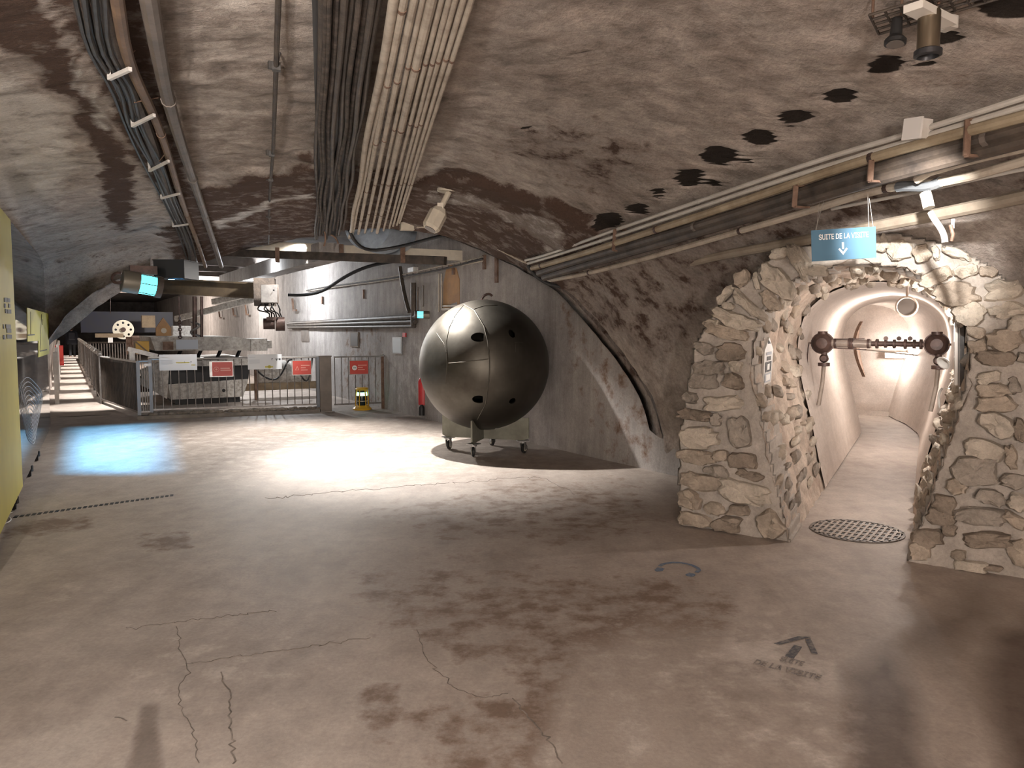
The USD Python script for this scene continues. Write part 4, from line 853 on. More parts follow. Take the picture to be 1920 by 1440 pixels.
# ================================================================ floor: grates and stencils
gc_ = on_floor(1606, 996); GR = .345
t = thing('round_floor_grate', 'round iron drain grate in the floor before the tunnel', 'grate')
obj('pit', disc(gc_ + [0, 0, .0015], (0, 0, 1), GR, .003, 40), HULLB, t)
obj('rim', lathe([(GR - .03, .002), (GR, .002), (GR, .009), (GR - .03, .009), (GR - .03, .002)], gc_, (0, 0, 1), 48), GREYPIPE, t)
gd = np.array([math.cos(-.62), math.sin(-.62), 0]); gn = np.array([-gd[1], gd[0], 0])
slat = plain('grate_iron', (.34, .29, .25), .55, .2, c2=(.24, .2, .17), scale=10)
for i in range(15):
    y = -GR + .035 + i * (2 * GR - .07) / 14; hw_ = math.sqrt(max(GR ** 2 - y * y, 0)) - .01
    obj('slat', bar(gc_ + gn * hw_ + gd * y + [0, 0, .006], gc_ - gn * hw_ + gd * y + [0, 0, .006], .019, .006), slat, t)
for y in (-.21, -.105, 0, .105, .21):
    hw_ = math.sqrt(GR ** 2 - y * y) - .01; obj('cross_rib', bar(gc_ + gd * hw_ + gn * y + [0, 0, .0065], gc_ - gd * hw_ + gn * y + [0, 0, .0065], .022, .006), slat, t)
t = thing('slot_drain', 'row of dark drain slots in the floor beside the display', 'drain')
a, b = on_floor(30, 969), on_floor(322, 929)
for k in np.linspace(0, 1, 30):
    c = a + (b - a) * k; obj('slot', box(c + [0, 0, .001], (.028, .075, .004), math.atan2(*(b - a)[1::-1]) - .35), HULLB, t)
t = thing('floor_grating', 'long narrow grating across the floor at the walkway start', 'grate')
a, b = on_floor(108, 781), on_floor(205, 777); dd = (b - a) / np.linalg.norm(b - a)
obj('frame', box((a + b) / 2 + [0, 0, .002], (np.linalg.norm(b - a), .26, .004), math.atan2(dd[1], dd[0])), HULLB, t)
for k in np.linspace(0, 1, 30): obj('bar', box(a + (b - a) * k + [0, 0, .006], (.03, .28, .008), math.atan2(dd[1], dd[0])), slat, t)
def decal(pxs, z=.002, h=.0015):
    P = np.array([on_floor(*p) for p in pxs])[:, :2]; m = extrude(sg.Polygon(P).buffer(0), h); m.apply_translation((0, 0, z)); return m
c6 = lambda l: [(1180 + x / 4.571, 1020 + y / 4.571) for x, y in l]
t = thing('floor_stencil', 'grey stencilled arrow painted on the worn floor', 'stencil')
for l in ([(1240, 857), (1440, 797), (1552, 800), (1480, 818), (1290, 866)], [(1508, 822), (1553, 815), (1615, 945), (1562, 938)], [(1412, 870), (1480, 886), (1407, 987), (1335, 965)]):
    obj('stroke', decal(c6(l)), GREYSTENCIL, t, smooth=False)
t = thing('floor_stencil', 'blue stencilled headphones sign on the floor left of the grate', 'stencil')
arc = sg.LineString([tuple(on_floor(*p)[:2]) for p in c6([(262, 192), (285, 176), (330, 165), (380, 160), (430, 162), (490, 172), (545, 187), (585, 208), (598, 228), (575, 246)])]).buffer(.013, cap_style=2)
m = extrude(arc, .0015); m.apply_translation((0, 0, .002)); obj('band', m, BLUESTENCIL, t, smooth=False)
for l in ([(215, 226), (240, 206), (275, 206), (302, 215), (283, 234), (232, 238)], [(480, 266), (512, 249), (565, 262), (562, 275), (545, 283), (500, 279)]): obj('ear_pad', decal(c6(l)), BLUESTENCIL, t, smooth=False)
t = thing('floor_stencil', 'faded stencilled lettering on the floor below the arrow', 'stencil')
a, b = on_floor(1412, 1245), on_floor(1536, 1276); tx = (b - a)[:2]; L = np.linalg.norm(tx); tx /= L
TM = np.eye(4); TM[:2, 0] = tx; TM[:2, 1] = (-tx[1], tx[0]); TM[:3, 3] = a
obj('lettering', text_on('DE LA VISITE', .055, 0, 0, TM, .002, True, L), FADED, t, smooth=False)
obj('lettering', text_on('SUITE', .055, L * .30, .105, TM, .002, True, L * .36), FADED, t, smooth=False)
# ================================================================ fences at the gallery
def lerp(a, b, k): return np.array(a) + (np.array(b) - np.array(a)) * k
def railing(t, a, b, top, low, gap, r=.009, posts=(), rail=.02, pm=None, ends=(.02, .98), bm=None):
    a, b = np.array(a, float), np.array(b, float); L = np.linalg.norm(b - a)
    obj('top_rail', tube([a + [0, 0, top], b + [0, 0, top]], rail, 10), SILVER, t); obj('bottom_rail', bar(a + [0, 0, low], b + [0, 0, low], .03, .03), FENCE, t)
    for k in np.linspace(ends[0], ends[1], max(2, int(L / gap))): p = lerp(a, b, k); obj('baluster', tube([p + [0, 0, low], p + [0, 0, top]], r, 6), bm or FENCE, t)
    for k in posts: p = lerp(a, b, k); obj('post', box(p + [0, 0, top / 2], (.055, .055, top), math.atan2(*(b - a)[1::-1])), pm or FENCE, t)
FA, FB = on_floor(285, 784), on_floor(600, 772); FC = on_floor(262, 785)
BLUEGREY = plain('blue_grey_paint', (.16, .175, .20), .45, .3)
t = thing('fence', 'long steel fence with balusters in front of the boat', 'fence'); railing(t, FA, FB, 1.05, .15, .128, posts=(0, .99), pm=BLUEGREY)
t = thing('fence_gate', 'narrow blue-grey gate between the two corner posts', 'gate'); railing(t, FC, FA, 1.02, .12, .06, posts=(0,), pm=BLUEGREY, ends=(.3, .7)); obj('latch', box(lerp(FC, FA, .8) + [0, 0, .95], (.12, .05, .05), .3), STEEL, t)
FP = on_floor(611, 772); t = thing('fence_post', 'broad boxed grey-brown post between the two front fences', 'post')
fr = math.atan2(*(FB - FA)[1::-1]); post = plain('post_paint', (.22, .19, .165), .6, c2=(.17, .145, .125), scale=5)
obj('body', box(FP + [0, 0, .53], (.215, .12, 1.06), fr), post, t); obj('cap', box(FP + [0, 0, 1.065], (.235, .14, .02), fr), post, t); obj('foot_plate', box(FP + [0, 0, .008], (.30, .22, .016), fr), FENCE, t)
GA0, GB0 = on_floor(627, 770), on_floor(719, 766)
t = thing('fence', 'dull brown fence panel between the boxed post and the right wall', 'fence'); railing(t, GA0, GB0, 1.04, .12, .115, r=.008, posts=(.985,), pm=RUST, rail=.014)
obj('end_loop', lathe([(.02, -.01), (.035, -.01), (.035, .01), (.02, .01), (.02, -.01)], GB0 + [0, 0, 1.05], (.3, .9, 0), 16), STEEL, t)
SA, SB = FC + [-.05, .1, 0], on_floor(191, 757)
t = thing('screen_panel', 'dark mesh screen panel between the corner post and the walkway railing', 'fence')
railing(t, SA, SB, 1.0, .1, .055, r=.007, posts=(.995,), bm=DARKPIPE); obj('sheet', bar(lerp(SA, SB, .35) + [0, .03, .55], lerp(SA, SB, .98) + [0, .03, .55], .008, .80), plain('dark_sheet', (.055, .055, .05), .6), t)
WA, WB = SB, SB + GA * 27
t = thing('walkway_railing', 'long handrail fence with bright rail beside the walkway', 'railing')
obj('top_rail', tube([WA + [0, 0, 1.04], WB + [0, 0, 1.04]], .035, 10), SILVER, t); obj('bottom_rail', bar(WA + [0, 0, .1], WB + [0, 0, .1], .03, .03), FENCE, t)
for k in range(100): p = lerp(WA, WB, (k + .5) / 100); obj('baluster', tube([p + [0, 0, .1], p + [0, 0, 1.02]], .014, 5), FENCE, t)
for k in range(14): p = lerp(WA, WB, k / 13); obj('post', box(p + [0, 0, .52], (.06, .06, 1.04), .5), FENCE, t)
for k in range(18): p = lerp(WA, WB, (k + .2) / 18); obj('clip', [disc(p + [0, 0, 1.05], GA, .06, .05, 8), box(p + [.02, 0, 1.09], (.05, .09, .04), .5)], WHITE, t)
kerb = obj('trim_2', [bar(FC + [.0, -.06, .03], FB + [0, -.06, .03], .22, .06)], plain('kerb_concrete', (.30, .27, .24), .9, c2=(.2, .18, .16), scale=6), kind='structure')
rs = np.random.default_rng(11)
RUBT = thing('rubble_strip', 'strip of loose pale rubble along the foot of the front fence', 'rubble')
rocks = []
for i in range(150):
    k = rs.random(); p = lerp(FA, FB, k) + [rs.normal(0, .03), rs.uniform(-.1, .10) , .06]; m = trimesh.creation.icosphere(1, rs.uniform(.025, .055)); m.vertices *= [1.2, 1, .7]; m.vertices += (meshkit.noise(m.vertices * 30 + i)[:, None] - .5) * .02; m.apply_translation(p + [0, 0, .015]); rocks.append(m)
obj('pebbles', rocks, ROCKDARK, RUBT, kind='stuff')
# signs on the fence
fd = (FB - FA) / np.linalg.norm(FB - FA); fn = np.array([fd[1], -fd[0], 0]); fn = fn if fn[1] < 0 else -fn
def fence_board(x0, y0, x1, y1, off=.05, base=FA, dirv=fd):
    n = np.array([dirv[1], -dirv[0], 0]); n = n if n[1] < 0 else -n
    p = base + n * off; a, b = on_plane(x0, y1, p, n), on_plane(x1, y0, p, n); w = (b - a) @ dirv; h = b[2] - a[2]
    M = np.eye(4); M[:3, 0] = dirv; M[:3, 1] = (0, 0, 1); M[:3, 2] = n; M[:3, 3] = a; return M, w, h
def panel(M, w, h, m, th=.012):
    b = trimesh.creation.box((w, h, th)); b.apply_translation((w / 2, h / 2, -th / 2)); b.apply_transform(M); b.fix_normals(); return b
def rect(M, x0, y0, x1, y1, z=.001): return flat(sg.box(x0, y0, x1, y1), M, z)
SIGNW = plain('info_board', (.60, .63, .66), .3); SIGNB = plain('info_board_bluish', (.42, .48, .55), .25)
for nm, x0, y0, x1, y1, m, lab in (('a', 299, 664, 369, 695, SIGNB, 'bluish-white information board with a yellow outline at the left of the front fence'), ('b', 465, 664, 528, 693, SIGNW, 'white information board with small black figures in the middle of the front fence')):
    M, w, h = fence_board(x0, y0, x1, y1, .10); t = thing('information_board', lab, 'sign', 'information boards on the fence')
    obj('board', panel(M, w, h, m), m, t); obj('text_line', [rect(M, w * .03, h * k, w * (.22 if k > .75 else .35), h * k + .006) for k in (.80, .62, .55, .48, .41)], PRINTG, t, smooth=False)
    if nm == 'a':
        obj('drawing', [rect(M, w * .44, h * .44, w * .80, h * .50), rect(M, w * .84, h * .30, w * .95, h * .34)], YBOARD, t, smooth=False); obj('figure', [rect(M, w * .66, h * .50, w * .67, h * .56), rect(M, w * .83, h * .48, w * .85, h * .56)], PRINTK, t, smooth=False)
    else:
        obj('drawing', [flat(sg.Point(w * .63, h * .16).buffer(.03), M, .001), rect(M, w * .5, h * .12, w * .74, h * .2)], YBOARD, t, smooth=False)
        obj('figure', [rect(M, w * .70, h * .60, w * .715, h * .74), rect(M, w * .72, h * .70, w * .74, h * .74), rect(M, w * .80, h * .66, w * .97, h * .70), rect(M, w * .84, h * .56, w * .86, h * .66), rect(M, w * .92, h * .60, w * .96, h * .72)], PRINTK, t, smooth=False)
gdv = (GB0 - GA0) / np.linalg.norm(GB0 - GA0)
for i, (x0, y0, x1, y1, base, dv_, lab) in enumerate(((393, 677, 437, 707, FA, fd, 'red warning sign with ringed emblem hanging low between the information boards'), (547, 675, 584, 704, FA, fd, 'red warning sign with three text lines near the boxed post'), (654, 675, 691, 703, GA0, gdv, 'red warning sign with a white round no-entry mark by the right wall'))):
    M, w, h = fence_board(x0, y0, x1, y1, .06, base, dv_); t = thing('warning_sign', lab, 'sign', 'red signs on the fence')
    obj('frame', panel(M, w, h, STEEL), STEEL, t); obj('face', rect(M, w * (.12 if i == 0 else .06), h * .05, w * .97, h * .95), RED, t, smooth=False)
    rows = ((.5, .58, .9), (.38, .46, .95)) if i == 0 else ((.62, .68, .95), (.47, .53, .75), (.32, .38, .85))
    obj('text_line', [rect(M, w * .46, h * r0, w * r2 - w * .05, h * r1, .0032) for r0, r1, r2 in rows], PRINTP, t, smooth=False)
    c = sg.Point(w * .29, h * .48)
    if i == 2: obj('emblem', flat(c.buffer(h * .17), M, .003), PRINTW, t, smooth=False); obj('mark', rect(M, w * .29 - h * .11, h * .46, w * .29 + h * .11, h * .50, .005), PRINTK, t, smooth=False)
    elif i == 0: obj('emblem', flat(c.buffer(h * .17).difference(c.buffer(h * .14)).union(c.buffer(h * .06)), M, .003), PRINTP, t, smooth=False)
    else: obj('emblem', flat(sg.Polygon([(w * .17, h * .34), (w * .38, h * .34), (w * .28, h * .62)]).difference(sg.Polygon([(w * .21, h * .37), (w * .34, h * .37), (w * .28, h * .54)])), M, .003), PRINTP, t, smooth=False)
# warning lantern
lp = on_floor(679, 768)
t = thing('lantern', 'yellow caged floor lantern with greenish glass before the fence panel', 'lantern')
obj('base', lathe([(0, 0), (.18, 0), (.185, .03), (.15, .055), (.115, .09), (0, .09)], lp, (0, 0, 1), 24), YELLOW, t)
obj('glass', lathe([(0, .08), (.085, .08), (.105, .15), (.10, .3), (.08, .385), (0, .385)], lp, (0, 0, 1), 20), plain('lantern_dark', (.012, .022, .024), .2), t)
obj('light_panel', lathe([(.06, .275), (.103, .275), (.098, .345), (.06, .345), (.06, .275)], lp, (0, 0, 1), 20), plain('lantern_glow', (.3, .8, .6), .4, emit=(.35, 1, .75), power=3.), t)
obj('cap', lathe([(0, .38), (.11, .385), (.13, .41), (.11, .435), (0, .44)], lp, (0, 0, 1), 20), YELLOW, t)
for k in range(6):
    q = k * math.pi / 3 + .3; d_ = np.array([math.cos(q), math.sin(q), 0]); obj('cage_bar', tube([lp + d_ * .125 + [0, 0, .05], lp + d_ * .125 + [0, 0, .2], lp + d_ * .10 + [0, 0, .40]], .011, 6), YELLOW, t)
for z, r in ((.17, .122), (.27, .112)): obj('cage_ring', lathe([(r - .006, z), (r + .006, z), (r + .006, z + .012), (r - .006, z + .012), (r - .006, z)], lp, (0, 0, 1), 20), CREAM, t)

# ================================================================ the dredging boat behind the fence
BO = on_floor(392, 757); BX, BY = GV, GA; TH = math.atan2(BX[1], BX[0])
def bp(x, y, z): return BO + BX * x + BY * y + np.array([0, 0, z])
def hullpart(pts, y0, y1):
    M = np.eye(4); M[:3, 0] = BX; M[:3, 1] = (0, 0, 1); M[:3, 2] = np.cross(BX, [0, 0, 1.]); s = np.sign(M[:3, 2] @ BY); M[:3, 3] = bp(0, y0 if s > 0 else y1, 0)
    return extrude(pts, abs(y1 - y0), M)
t = thing('sewer_boat', 'whitish dredging boat with a heavy deck behind the front fence', 'boat')
obj('lower_hull', hullpart([(-.74, .12), (.70, .12), (.82, .50), (-.78, .44)], 0, 3.2), HULL, t); obj('dark_band', hullpart([(-.80, .44), (.82, .50), (.86, .80), (-.84, .80)], .02, 3.18), HULLB, t)
obj('gunwale', hullpart([(-.88, .80), (.88, .80), (.88, .95), (-.88, .90)], -.04, 3.2), HULL, t); obj('keel', box(bp(0, 1.6, .06), (1.3, 3., .12), TH), HULLB, t)
obj('deck', hullpart([(-1.02, 1.14), (.86, 1.12), (.86, 1.36), (.5, 1.42), (-1.1, 1.42)], -.15, 2.6), SLAB, t); obj('deck_block', box(bp(1.02, .15, 1.24), (.34, .7, .26), TH), HULL, t); obj('deck_block', box(bp(1.25, .25, 1.24), (.16, .5, .17), TH), HULL, t)
obj('deck_panel', box(bp(-.42, -.165, 1.26), (.42, .02, .2), TH), PRINTG, t); obj('deck_panel', box(bp(-.78, -.165, 1.24), (.2, .02, .17), TH), RUST, t)
for x in (-.6, -.2, .2, .6): obj('strut', bar(bp(x, .2, .92), bp(x + .12, .3, 1.14), .05, .05), HULLB, t)
obj('bow_shield', [hullpart([(-1.25, .45), (-.82, .14), (-.76, .75), (-.95, .9), (-1.3, .75)], -.05, .12), box(bp(-1.1, 0, .62), (.3, .1, .5), TH, .5)], HULL, t)
obj('plug', disc(bp(.30, -.005, .27), BY, .035, .02, 14), HULLB, t)
for i, (x, z) in enumerate(((1.15, .58), (1.62, .55))):
    obj('white_drum', lathe([(0, -.35), (.26, -.35), (.28, -.25), (.28, .25), (.26, .35), (0, .35)], bp(x + .35, .7, z), BX, 24), HULL, label=['white drum', 'second white drum'][i] + (' right of the boat behind the front fence' if i == 0 else ' beyond the first one behind the front fence'), cat='drum')
obj('timber_baulk', box(bp(1.6, .6, .28), (2.0, .22, .16), TH), WOOD, label='old timber baulk lying under the white drums', cat='timber')
pipe('drooping_cable', 'black cable drooping over the white drums behind the fence', 'cable', smooth_path([bp(.95, .2, 1.0), bp(1.15, .1, .55), bp(1.45, .1, .48), bp(1.75, .1, .9), bp(2.0, .1, .5), bp(2.25, .1, .95)], 30), .018, BLACK)
obj('support_post', box(bp(1.05, .35, .5), (.07, .07, 1.0), TH), RUST, label='rusty post standing right of the boat', cat='post')
t = thing('winch', 'grey winch with lever left of the boat', 'winch'); obj('frame', [box(bp(-1.42, .3, .6), (.10, .3, 1.1), TH), bar(bp(-1.5, .2, 1.18), bp(-.95, .2, 1.02), .12, .09)], STEEL, t); obj('drum', disc(bp(-1.2, .25, .45), BX, .17, .3, 18), IRON, t); obj('lever', tube([bp(-1.0, .1, .5), bp(-.9, 0, 1.0)], .025, 8), RUST, t)
t = thing('yellow_crate', 'open yellow timber crate on the left end of the deck', 'crate'); ob = bp(-1.22, .3, 1.2); obj('side', box(ob, (.26, .02, .26), TH), YELLOW, t); obj('side', box(ob + BX * -.13 + BY * .12, (.02, .26, .26), TH), WOOD, t); obj('side', box(ob + BY * .25, (.26, .02, .26), TH), WOOD, t); obj('brace', bar(ob - BY * .02 + BX * -.12 + [0, 0, .12], ob - BY * .02 + BX * .12 + [0, 0, -.12], .012, .03), WOOD, t)
t = thing('yellow_light_box', 'small yellow gabled box standing at the back of the deck', 'box'); ob = bp(-.62, 2.2, 1.42); obj('body', extrude([(-.16, 0), (.16, 0), (.16, .18), (0, .42), (-.16, .18)], .14, np.array([[BX[0], 0, -BY[0], ob[0]], [BX[1], 0, -BY[1], ob[1]], [0, 1, 0, ob[2]], [0, 0, 0, 1.]])), ORANGE, t); obj('face', disc(ob - BY * .15 + [0, 0, .12], BY, .06, .02, 16), CREAM, t)
# hoist
ha, hb = at(304, 536, 14.6), at(492, 546, 14.2)
t = thing('hoist_beam', 'brown steel hoist beam carrying the chains above the boat', 'beam')
obj('web', bar(ha, hb, .06, .24), BEAM, t); obj('flange', bar(ha + [0, 0, .13], hb + [0, 0, .13], .2, .03), BEAM, t); obj('flange', bar(ha - [0, 0, .13], hb - [0, 0, .13], .2, .03), BEAM, t); obj('trolley', box(at(497, 548, 14.1), (.36, .3, .5), .2), DARKPIPE, t)
t = thing('control_box', 'grey electrical box hanging on the end of the hoist beam', 'box'); cb = at(506, 551, 13.7); obj('case', box(cb, (.29, .16, .33), .2), GREYPIPE, t); obj('door', box(cb - [-.015, .085, 0], (.27, .012, .31), .2), STEEL, t); obj('knob', disc(cb + [.10, -.10, .06], (0.2, 1, 0), .012, .02, 8), BLACK, t)
t = thing('pendant_motor', 'black motor with looped cables hanging under the electrical box', 'motor'); pmc = at(517, 607, 13.9)
obj('motor', [disc(pmc + [-.12, 0, .0], (1, .3, 0), .10, .2, 16), disc(pmc + [.08, 0, -.01], (1, .3, 0), .12, .16, 16), box(pmc + [0, 0, .09], (.3, .16, .06), .2)], IRON, t)
for i in range(6): x = -.14 + i * .055; obj('cable', tube(smooth_path([cb + [x, -.02, -.17], cb + [x + (.06 if i % 2 else -.05), -.08, -.28], pmc + [x * .7, -.04, .18], pmc + [x, 0, .08]], 12), .012, 6), BLACK, t)
for i, (x, y1, nlink) in enumerate(((335, 632, 6), (365, 632, 0), (207, 588, 0))):
    a, b = at(x, 556 if i < 2 else 560, 15.4 if i < 2 else 20), at(x + (3 if i == 0 else 0), y1, 15.4 if i < 2 else 20)
    t = thing('hanging_chain', ['thin chain with open links hanging above the deck', 'heavy black chain bundle hanging onto the deck', 'short chain hanging near the far left'][i], 'chain', None)
    obj('cable', tube([a, b], .012 if i != 1 else .045, 8), IRON, t)
    if i == 1: obj('chain', tube([a + [.14, 0, 0], b + [.14, 0, 0]], .03, 8), IRON, t); obj('wrap', tube(smooth_path([b + [-.06, 0, .3], b + [.10, -.05, .2], b + [-.04, -.05, .12], b + [.12, 0, .02]], 14), .022, 6), STEEL, t)
    for k in range(nlink): c = b + [0, 0, -.0 + k * .075]; obj('link', lathe([(.022, -.008), (.04, -.008), (.04, .008), (.022, .008), (.022, -.008)], c, (1, 0, 0) if k % 2 else (0, 1, 0), 12), IRON, t)
# ceiling steel of the gallery
def gbeam(name, label, pa, pb, w, h, m): return obj(name, bar(pa, pb, w, h), m, label=label, cat='beam')
gbeam('steel_beam', 'dark steel beam crossing just behind the far arch', at(424, 474, 13.6), at(835, 489, 12.0), .10, .13, DARKPIPE)
gbeam('steel_beam', 'pale upper beam behind the dark beam of the far arch', at(430, 458, 14.2), at(905, 482, 12.2), .14, .16, CREAM)
gbeam('concrete_beam', 'grey concrete beam running along the gallery ceiling', gal(-2.5, 4.15, 2.88), gal(7, 4.15, 2.88), .36, .30, CONC)
for i in range(9): gbeam('ceiling_joist', f'{nth[i]} dark joist from the front across the gallery ceiling', gal(4 + i * 2.1, 1.2, 3.18), gal(4 + i * 2.1, 5.6, 3.18), .16, .22, plain(f'joist_{i}', (.16, .135, .12), .8, c2=(.10, .085, .075), scale=5))
for i, (p, q) in enumerate((((330, 598), (480, 560)), ((400, 566), (485, 548)))): gbeam('diagonal_strut', ['lower', 'upper'][i] + ' pale diagonal strut behind the hoist chains', at(*p, 18.5), at(*q, 17.5), .1, .13, HULL)
for x, y in ((520, 478), (640, 472), (755, 478), (908, 492)):
    c = at(x, y, 12.9 if x < 700 else 12.1); obj('beam_clip', box(c, (.07, .06, .24), .3), RUST, label={520: 'first', 640: 'second', 755: 'third', 908: 'fourth'}[x] + ' rusty hanger plate from the left on the dark beam', cat='bracket', group='hanger plates of the dark beam')
pl = at(700, 443, 11.6); obj('pale_duct', lathe([(0, -.4), (.40, -.4), (.42, 0), (.40, .5), (0, .5)], pl + [0, .6, .22], (.3, .9, 0), 32), plain('duct_bluish', (.34, .40, .47), .5, c2=(.24, .28, .33), scale=7), label='pale bluish round duct behind the ends of the overhead conduits', cat='duct')

# ================================================================ right wall of the gallery
def wallpipe(name, label, pts, r, m, off=.06, cat='pipe', group=None, n=30): return pipe(name, label, cat, smooth_path([on_wall(x, y, off) for x, y in pts], n), r, m, group, n=8)
for i, (ya, yb, r) in enumerate(((594, 607, .045), (603, 610, .035), (612, 614, .03))):
    wallpipe('wall_pipe', ['upper thick', 'middle', 'lower thin'][i] + ' dark pipe along the right wall above the fence', [(782 - i * 2, ya), (700, ya + (yb - ya) * .33), (620, ya + (yb - ya) * .66), (540, yb)], r, DARKPIPE, .08, group='dark pipes on the right wall')
for i, (x, y0, y1, r) in enumerate(((775, 530, 612, .05), (783, 538, 590, .016), (793, 535, 575, .014))): wallpipe('upright_pipe', ['thick dark', 'thin', 'thinnest'][i] + ' upright pipe on the right wall by the small lamp', [(x, y0), (x, (y0 + y1) / 2), (x, y1)], r, (DARKPIPE, GREYPIPE, GREYPIPE)[i], .08)
wallpipe('upright_pipe', 'slanting black pipe on the right wall', [(750, 500), (756, 540), (767, 585)], .035, DARKPIPE, .12); wallpipe('upright_pipe', 'left pale conduit beside the ochre patch', [(823, 513), (823, 585)], .014, PALEPIPE, .03, n=4); wallpipe('upright_pipe', 'right pale conduit beside the ochre patch', [(828, 513), (828, 578)], .014, PALEPIPE, .03, n=4)
t = thing('cable_ladder', 'long cable ladder climbing along the right wall', 'cable tray')
for y in (0, 7): obj('rail', tube([on_wall(572, 543 + y * .4, .10), on_wall(735, 519 + y * .7, .10), on_wall(905, 482 + y, .10)], .014, 6), PALEPIPE, t)
for k in np.linspace(.1, .95, 14): x = 735 + (905 - 735) * k; y = 519 + (482 - 519) * k; obj('rung', bar(on_wall(x, y, .10), on_wall(x, y + 6, .10), .02, .02), GREYPIPE, t)
obj('cable', tube(smooth_path([on_wall(575, 545, .12), on_wall(640, 534, .13), on_wall(735, 522, .12), on_wall(905, 485, .12)], 20), .016, 6), BLACKCAB, t)
for i, (x, y0, y1) in enumerate(((908, 478, 505), (931, 482, 530), (604, 556, 570), (681, 543, 560), (850, 500, 515))): a, b = on_wall(x, y0, .03), on_wall(x, y1, .03); obj('wall_bracket', bar(a, b, .07, .03, GV), RUST, label=f'{["first", "second", "third", "fourth", "fifth"][[4, 5 - 1, 0, 1, 3][i] if i != 4 else 2] if False else ["tall", "tallest", "far left", "left", "short"][i]} rusty iron plate on the right wall near the cable ladder', cat='bracket', group='iron plates on the right wall')
obj('ochre_patch', extrude([tuple(p) for p in np.array([(0, 0), (.62, 0), (.60, .45), (.50, .62), (.30, .70), (.12, .62), (.02, .40)])], .012, np.array([[-GA[0], 0, -GV[0], on_wall(832, 578)[0]], [-GA[1], 0, -GV[1], on_wall(832, 578)[1]], [0, 1, 0, on_wall(832, 578)[2]], [0, 0, 0, 1.]])), ORANGE, label='arched ochre render patch on the right wall above the ball', cat='wall patch')
for i, y in enumerate((574, 580)): obj('patch_ledge', bar(on_wall(829, y, .02), on_wall(862, y - 1, .02), .03, .03), PALEPIPE, label=['upper', 'lower'][i] + ' pale ledge below the ochre wall patch', cat='ledge')
def wallbox(name, label, cat, x0, y0, x1, y1, m, th=.03):
    a, b = on_wall(x0, y1), on_wall(x1, y0); c = (a + b) / 2 - GV * th / 2; w = abs((b - a) @ GA); h = b[2] - a[2]
    t = thing(name, label, cat); obj('frame', box(c, (w, th, h), math.atan2(GA[1], GA[0])), m[0], t); obj('face', box(c - GV * th * .5, (w * .82, .006, h * .86), math.atan2(GA[1], GA[0])), m[1], t); return t
wallbox('wall_panel', 'small black framed panel on the right wall behind the fence', 'panel', 659, 623, 674, 650, (BEAM, HULLB)); wallbox('wall_notice', 'bluish white framed notice on the right wall', 'notice', 738, 632, 756, 663, (STEEL, plain('notice_paper', (.60, .66, .70), .4)))
wallbox('red_wall_plate', 'small red plate above the framed notice', 'sign', 756, 624, 762, 632, (REDP, REDP), .015); wallbox('white_wall_box', 'tiny white box on the cable ladder', 'box', 774, 501, 785, 512, (WHITE, WHITE), .10); wallbox('grey_wall_patch', 'grey panel on the right wall above the fence', 'panel', 566, 614, 580, 640, (GREYPIPE, GREYPIPE), .02)
for i, (x, y0, y1) in enumerate(((460, 572, 590), (436, 576, 592), (410, 582, 596), (548, 560, 582))): a, b = on_wall(x, y0, .1), on_wall(x + 2, y1, .1); obj('wall_hook', [bar(a, b, .05, .05, GV), bar(b, b + GA * -.3, .05, .05)], RUST, label=['second', 'third', 'farthest', 'nearest'][i] + ' rusty hook iron on the right wall from the camera', cat='hook', group='hook irons of the right wall')
# bulkhead lamps
TEAL = plain('teal_glass', (.1, .5, .55), .2, emit=(.16, .80, .88), power=1.6)
def drum_lamp(c, ax, r, h, lab):
    t = thing('cylinder_lamp', lab, 'lamp'); ax = np.array(ax) / np.linalg.norm(ax); c = np.array(c)
    obj('back_cap', lathe([(0, -h * .5), (r * .96, -h * .5), (r * 1.06, -h * .46), (r * 1.06, -h * .1), (r * .98, -h * .1), (0, -h * .1)], c, ax, 28), plain('lamp_cap_%d' % int(r * 1000), (.17, .155, .125), .45, .4), t)
    obj('glass', lathe([(0, -h * .1), (r * .94, -h * .1), (r * .94, h * .34), (0, h * .34)], c, ax, 28), TEAL, t)
    obj('front_ring', lathe([(r * .90, h * .3), (r * 1.05, h * .3), (r * 1.05, h * .45), (0, h * .5), (0, h * .4), (r * .9, h * .38)], c, ax, 28), DARKPIPE, t)
    for q in np.linspace(0, 2 * math.pi, 7)[:-1]:
        u = np.cross(ax, [0, 0, 1.]); u /= np.linalg.norm(u); w = np.cross(ax, u); d_ = u * math.cos(q) + w * math.sin(q); obj('guard', tube([c + d_ * r * 1.0 - ax * h * .1, c + d_ * r * 1.0 + ax * h * .38], r * .03, 5), DARKPIPE, t)
    return t
lc1 = at(268, 533, 9.3); t1 = drum_lamp(lc1, (.80, .58, -.16), .125, .46, 'large teal cylinder lamp hanging under the left side of the far arch')
obj('bracket', [tube(smooth_path([lc1 + [-.2, -.1, .02], lc1 + [-.30, -.1, .03], lc1 + [-.33, -.05, .10], lc1 + [-.25, 0, .13]], 10), .02, 6), box(lc1 + [.0, .02, .17], (.3, .08, .10), .6)], IRON, t1)
lc2 = on_wall(791, 590, .30); drum_lamp(lc2, (-.9, -.1, .03), .062, .26, 'small teal cylinder lamp on the right wall left of the ball')
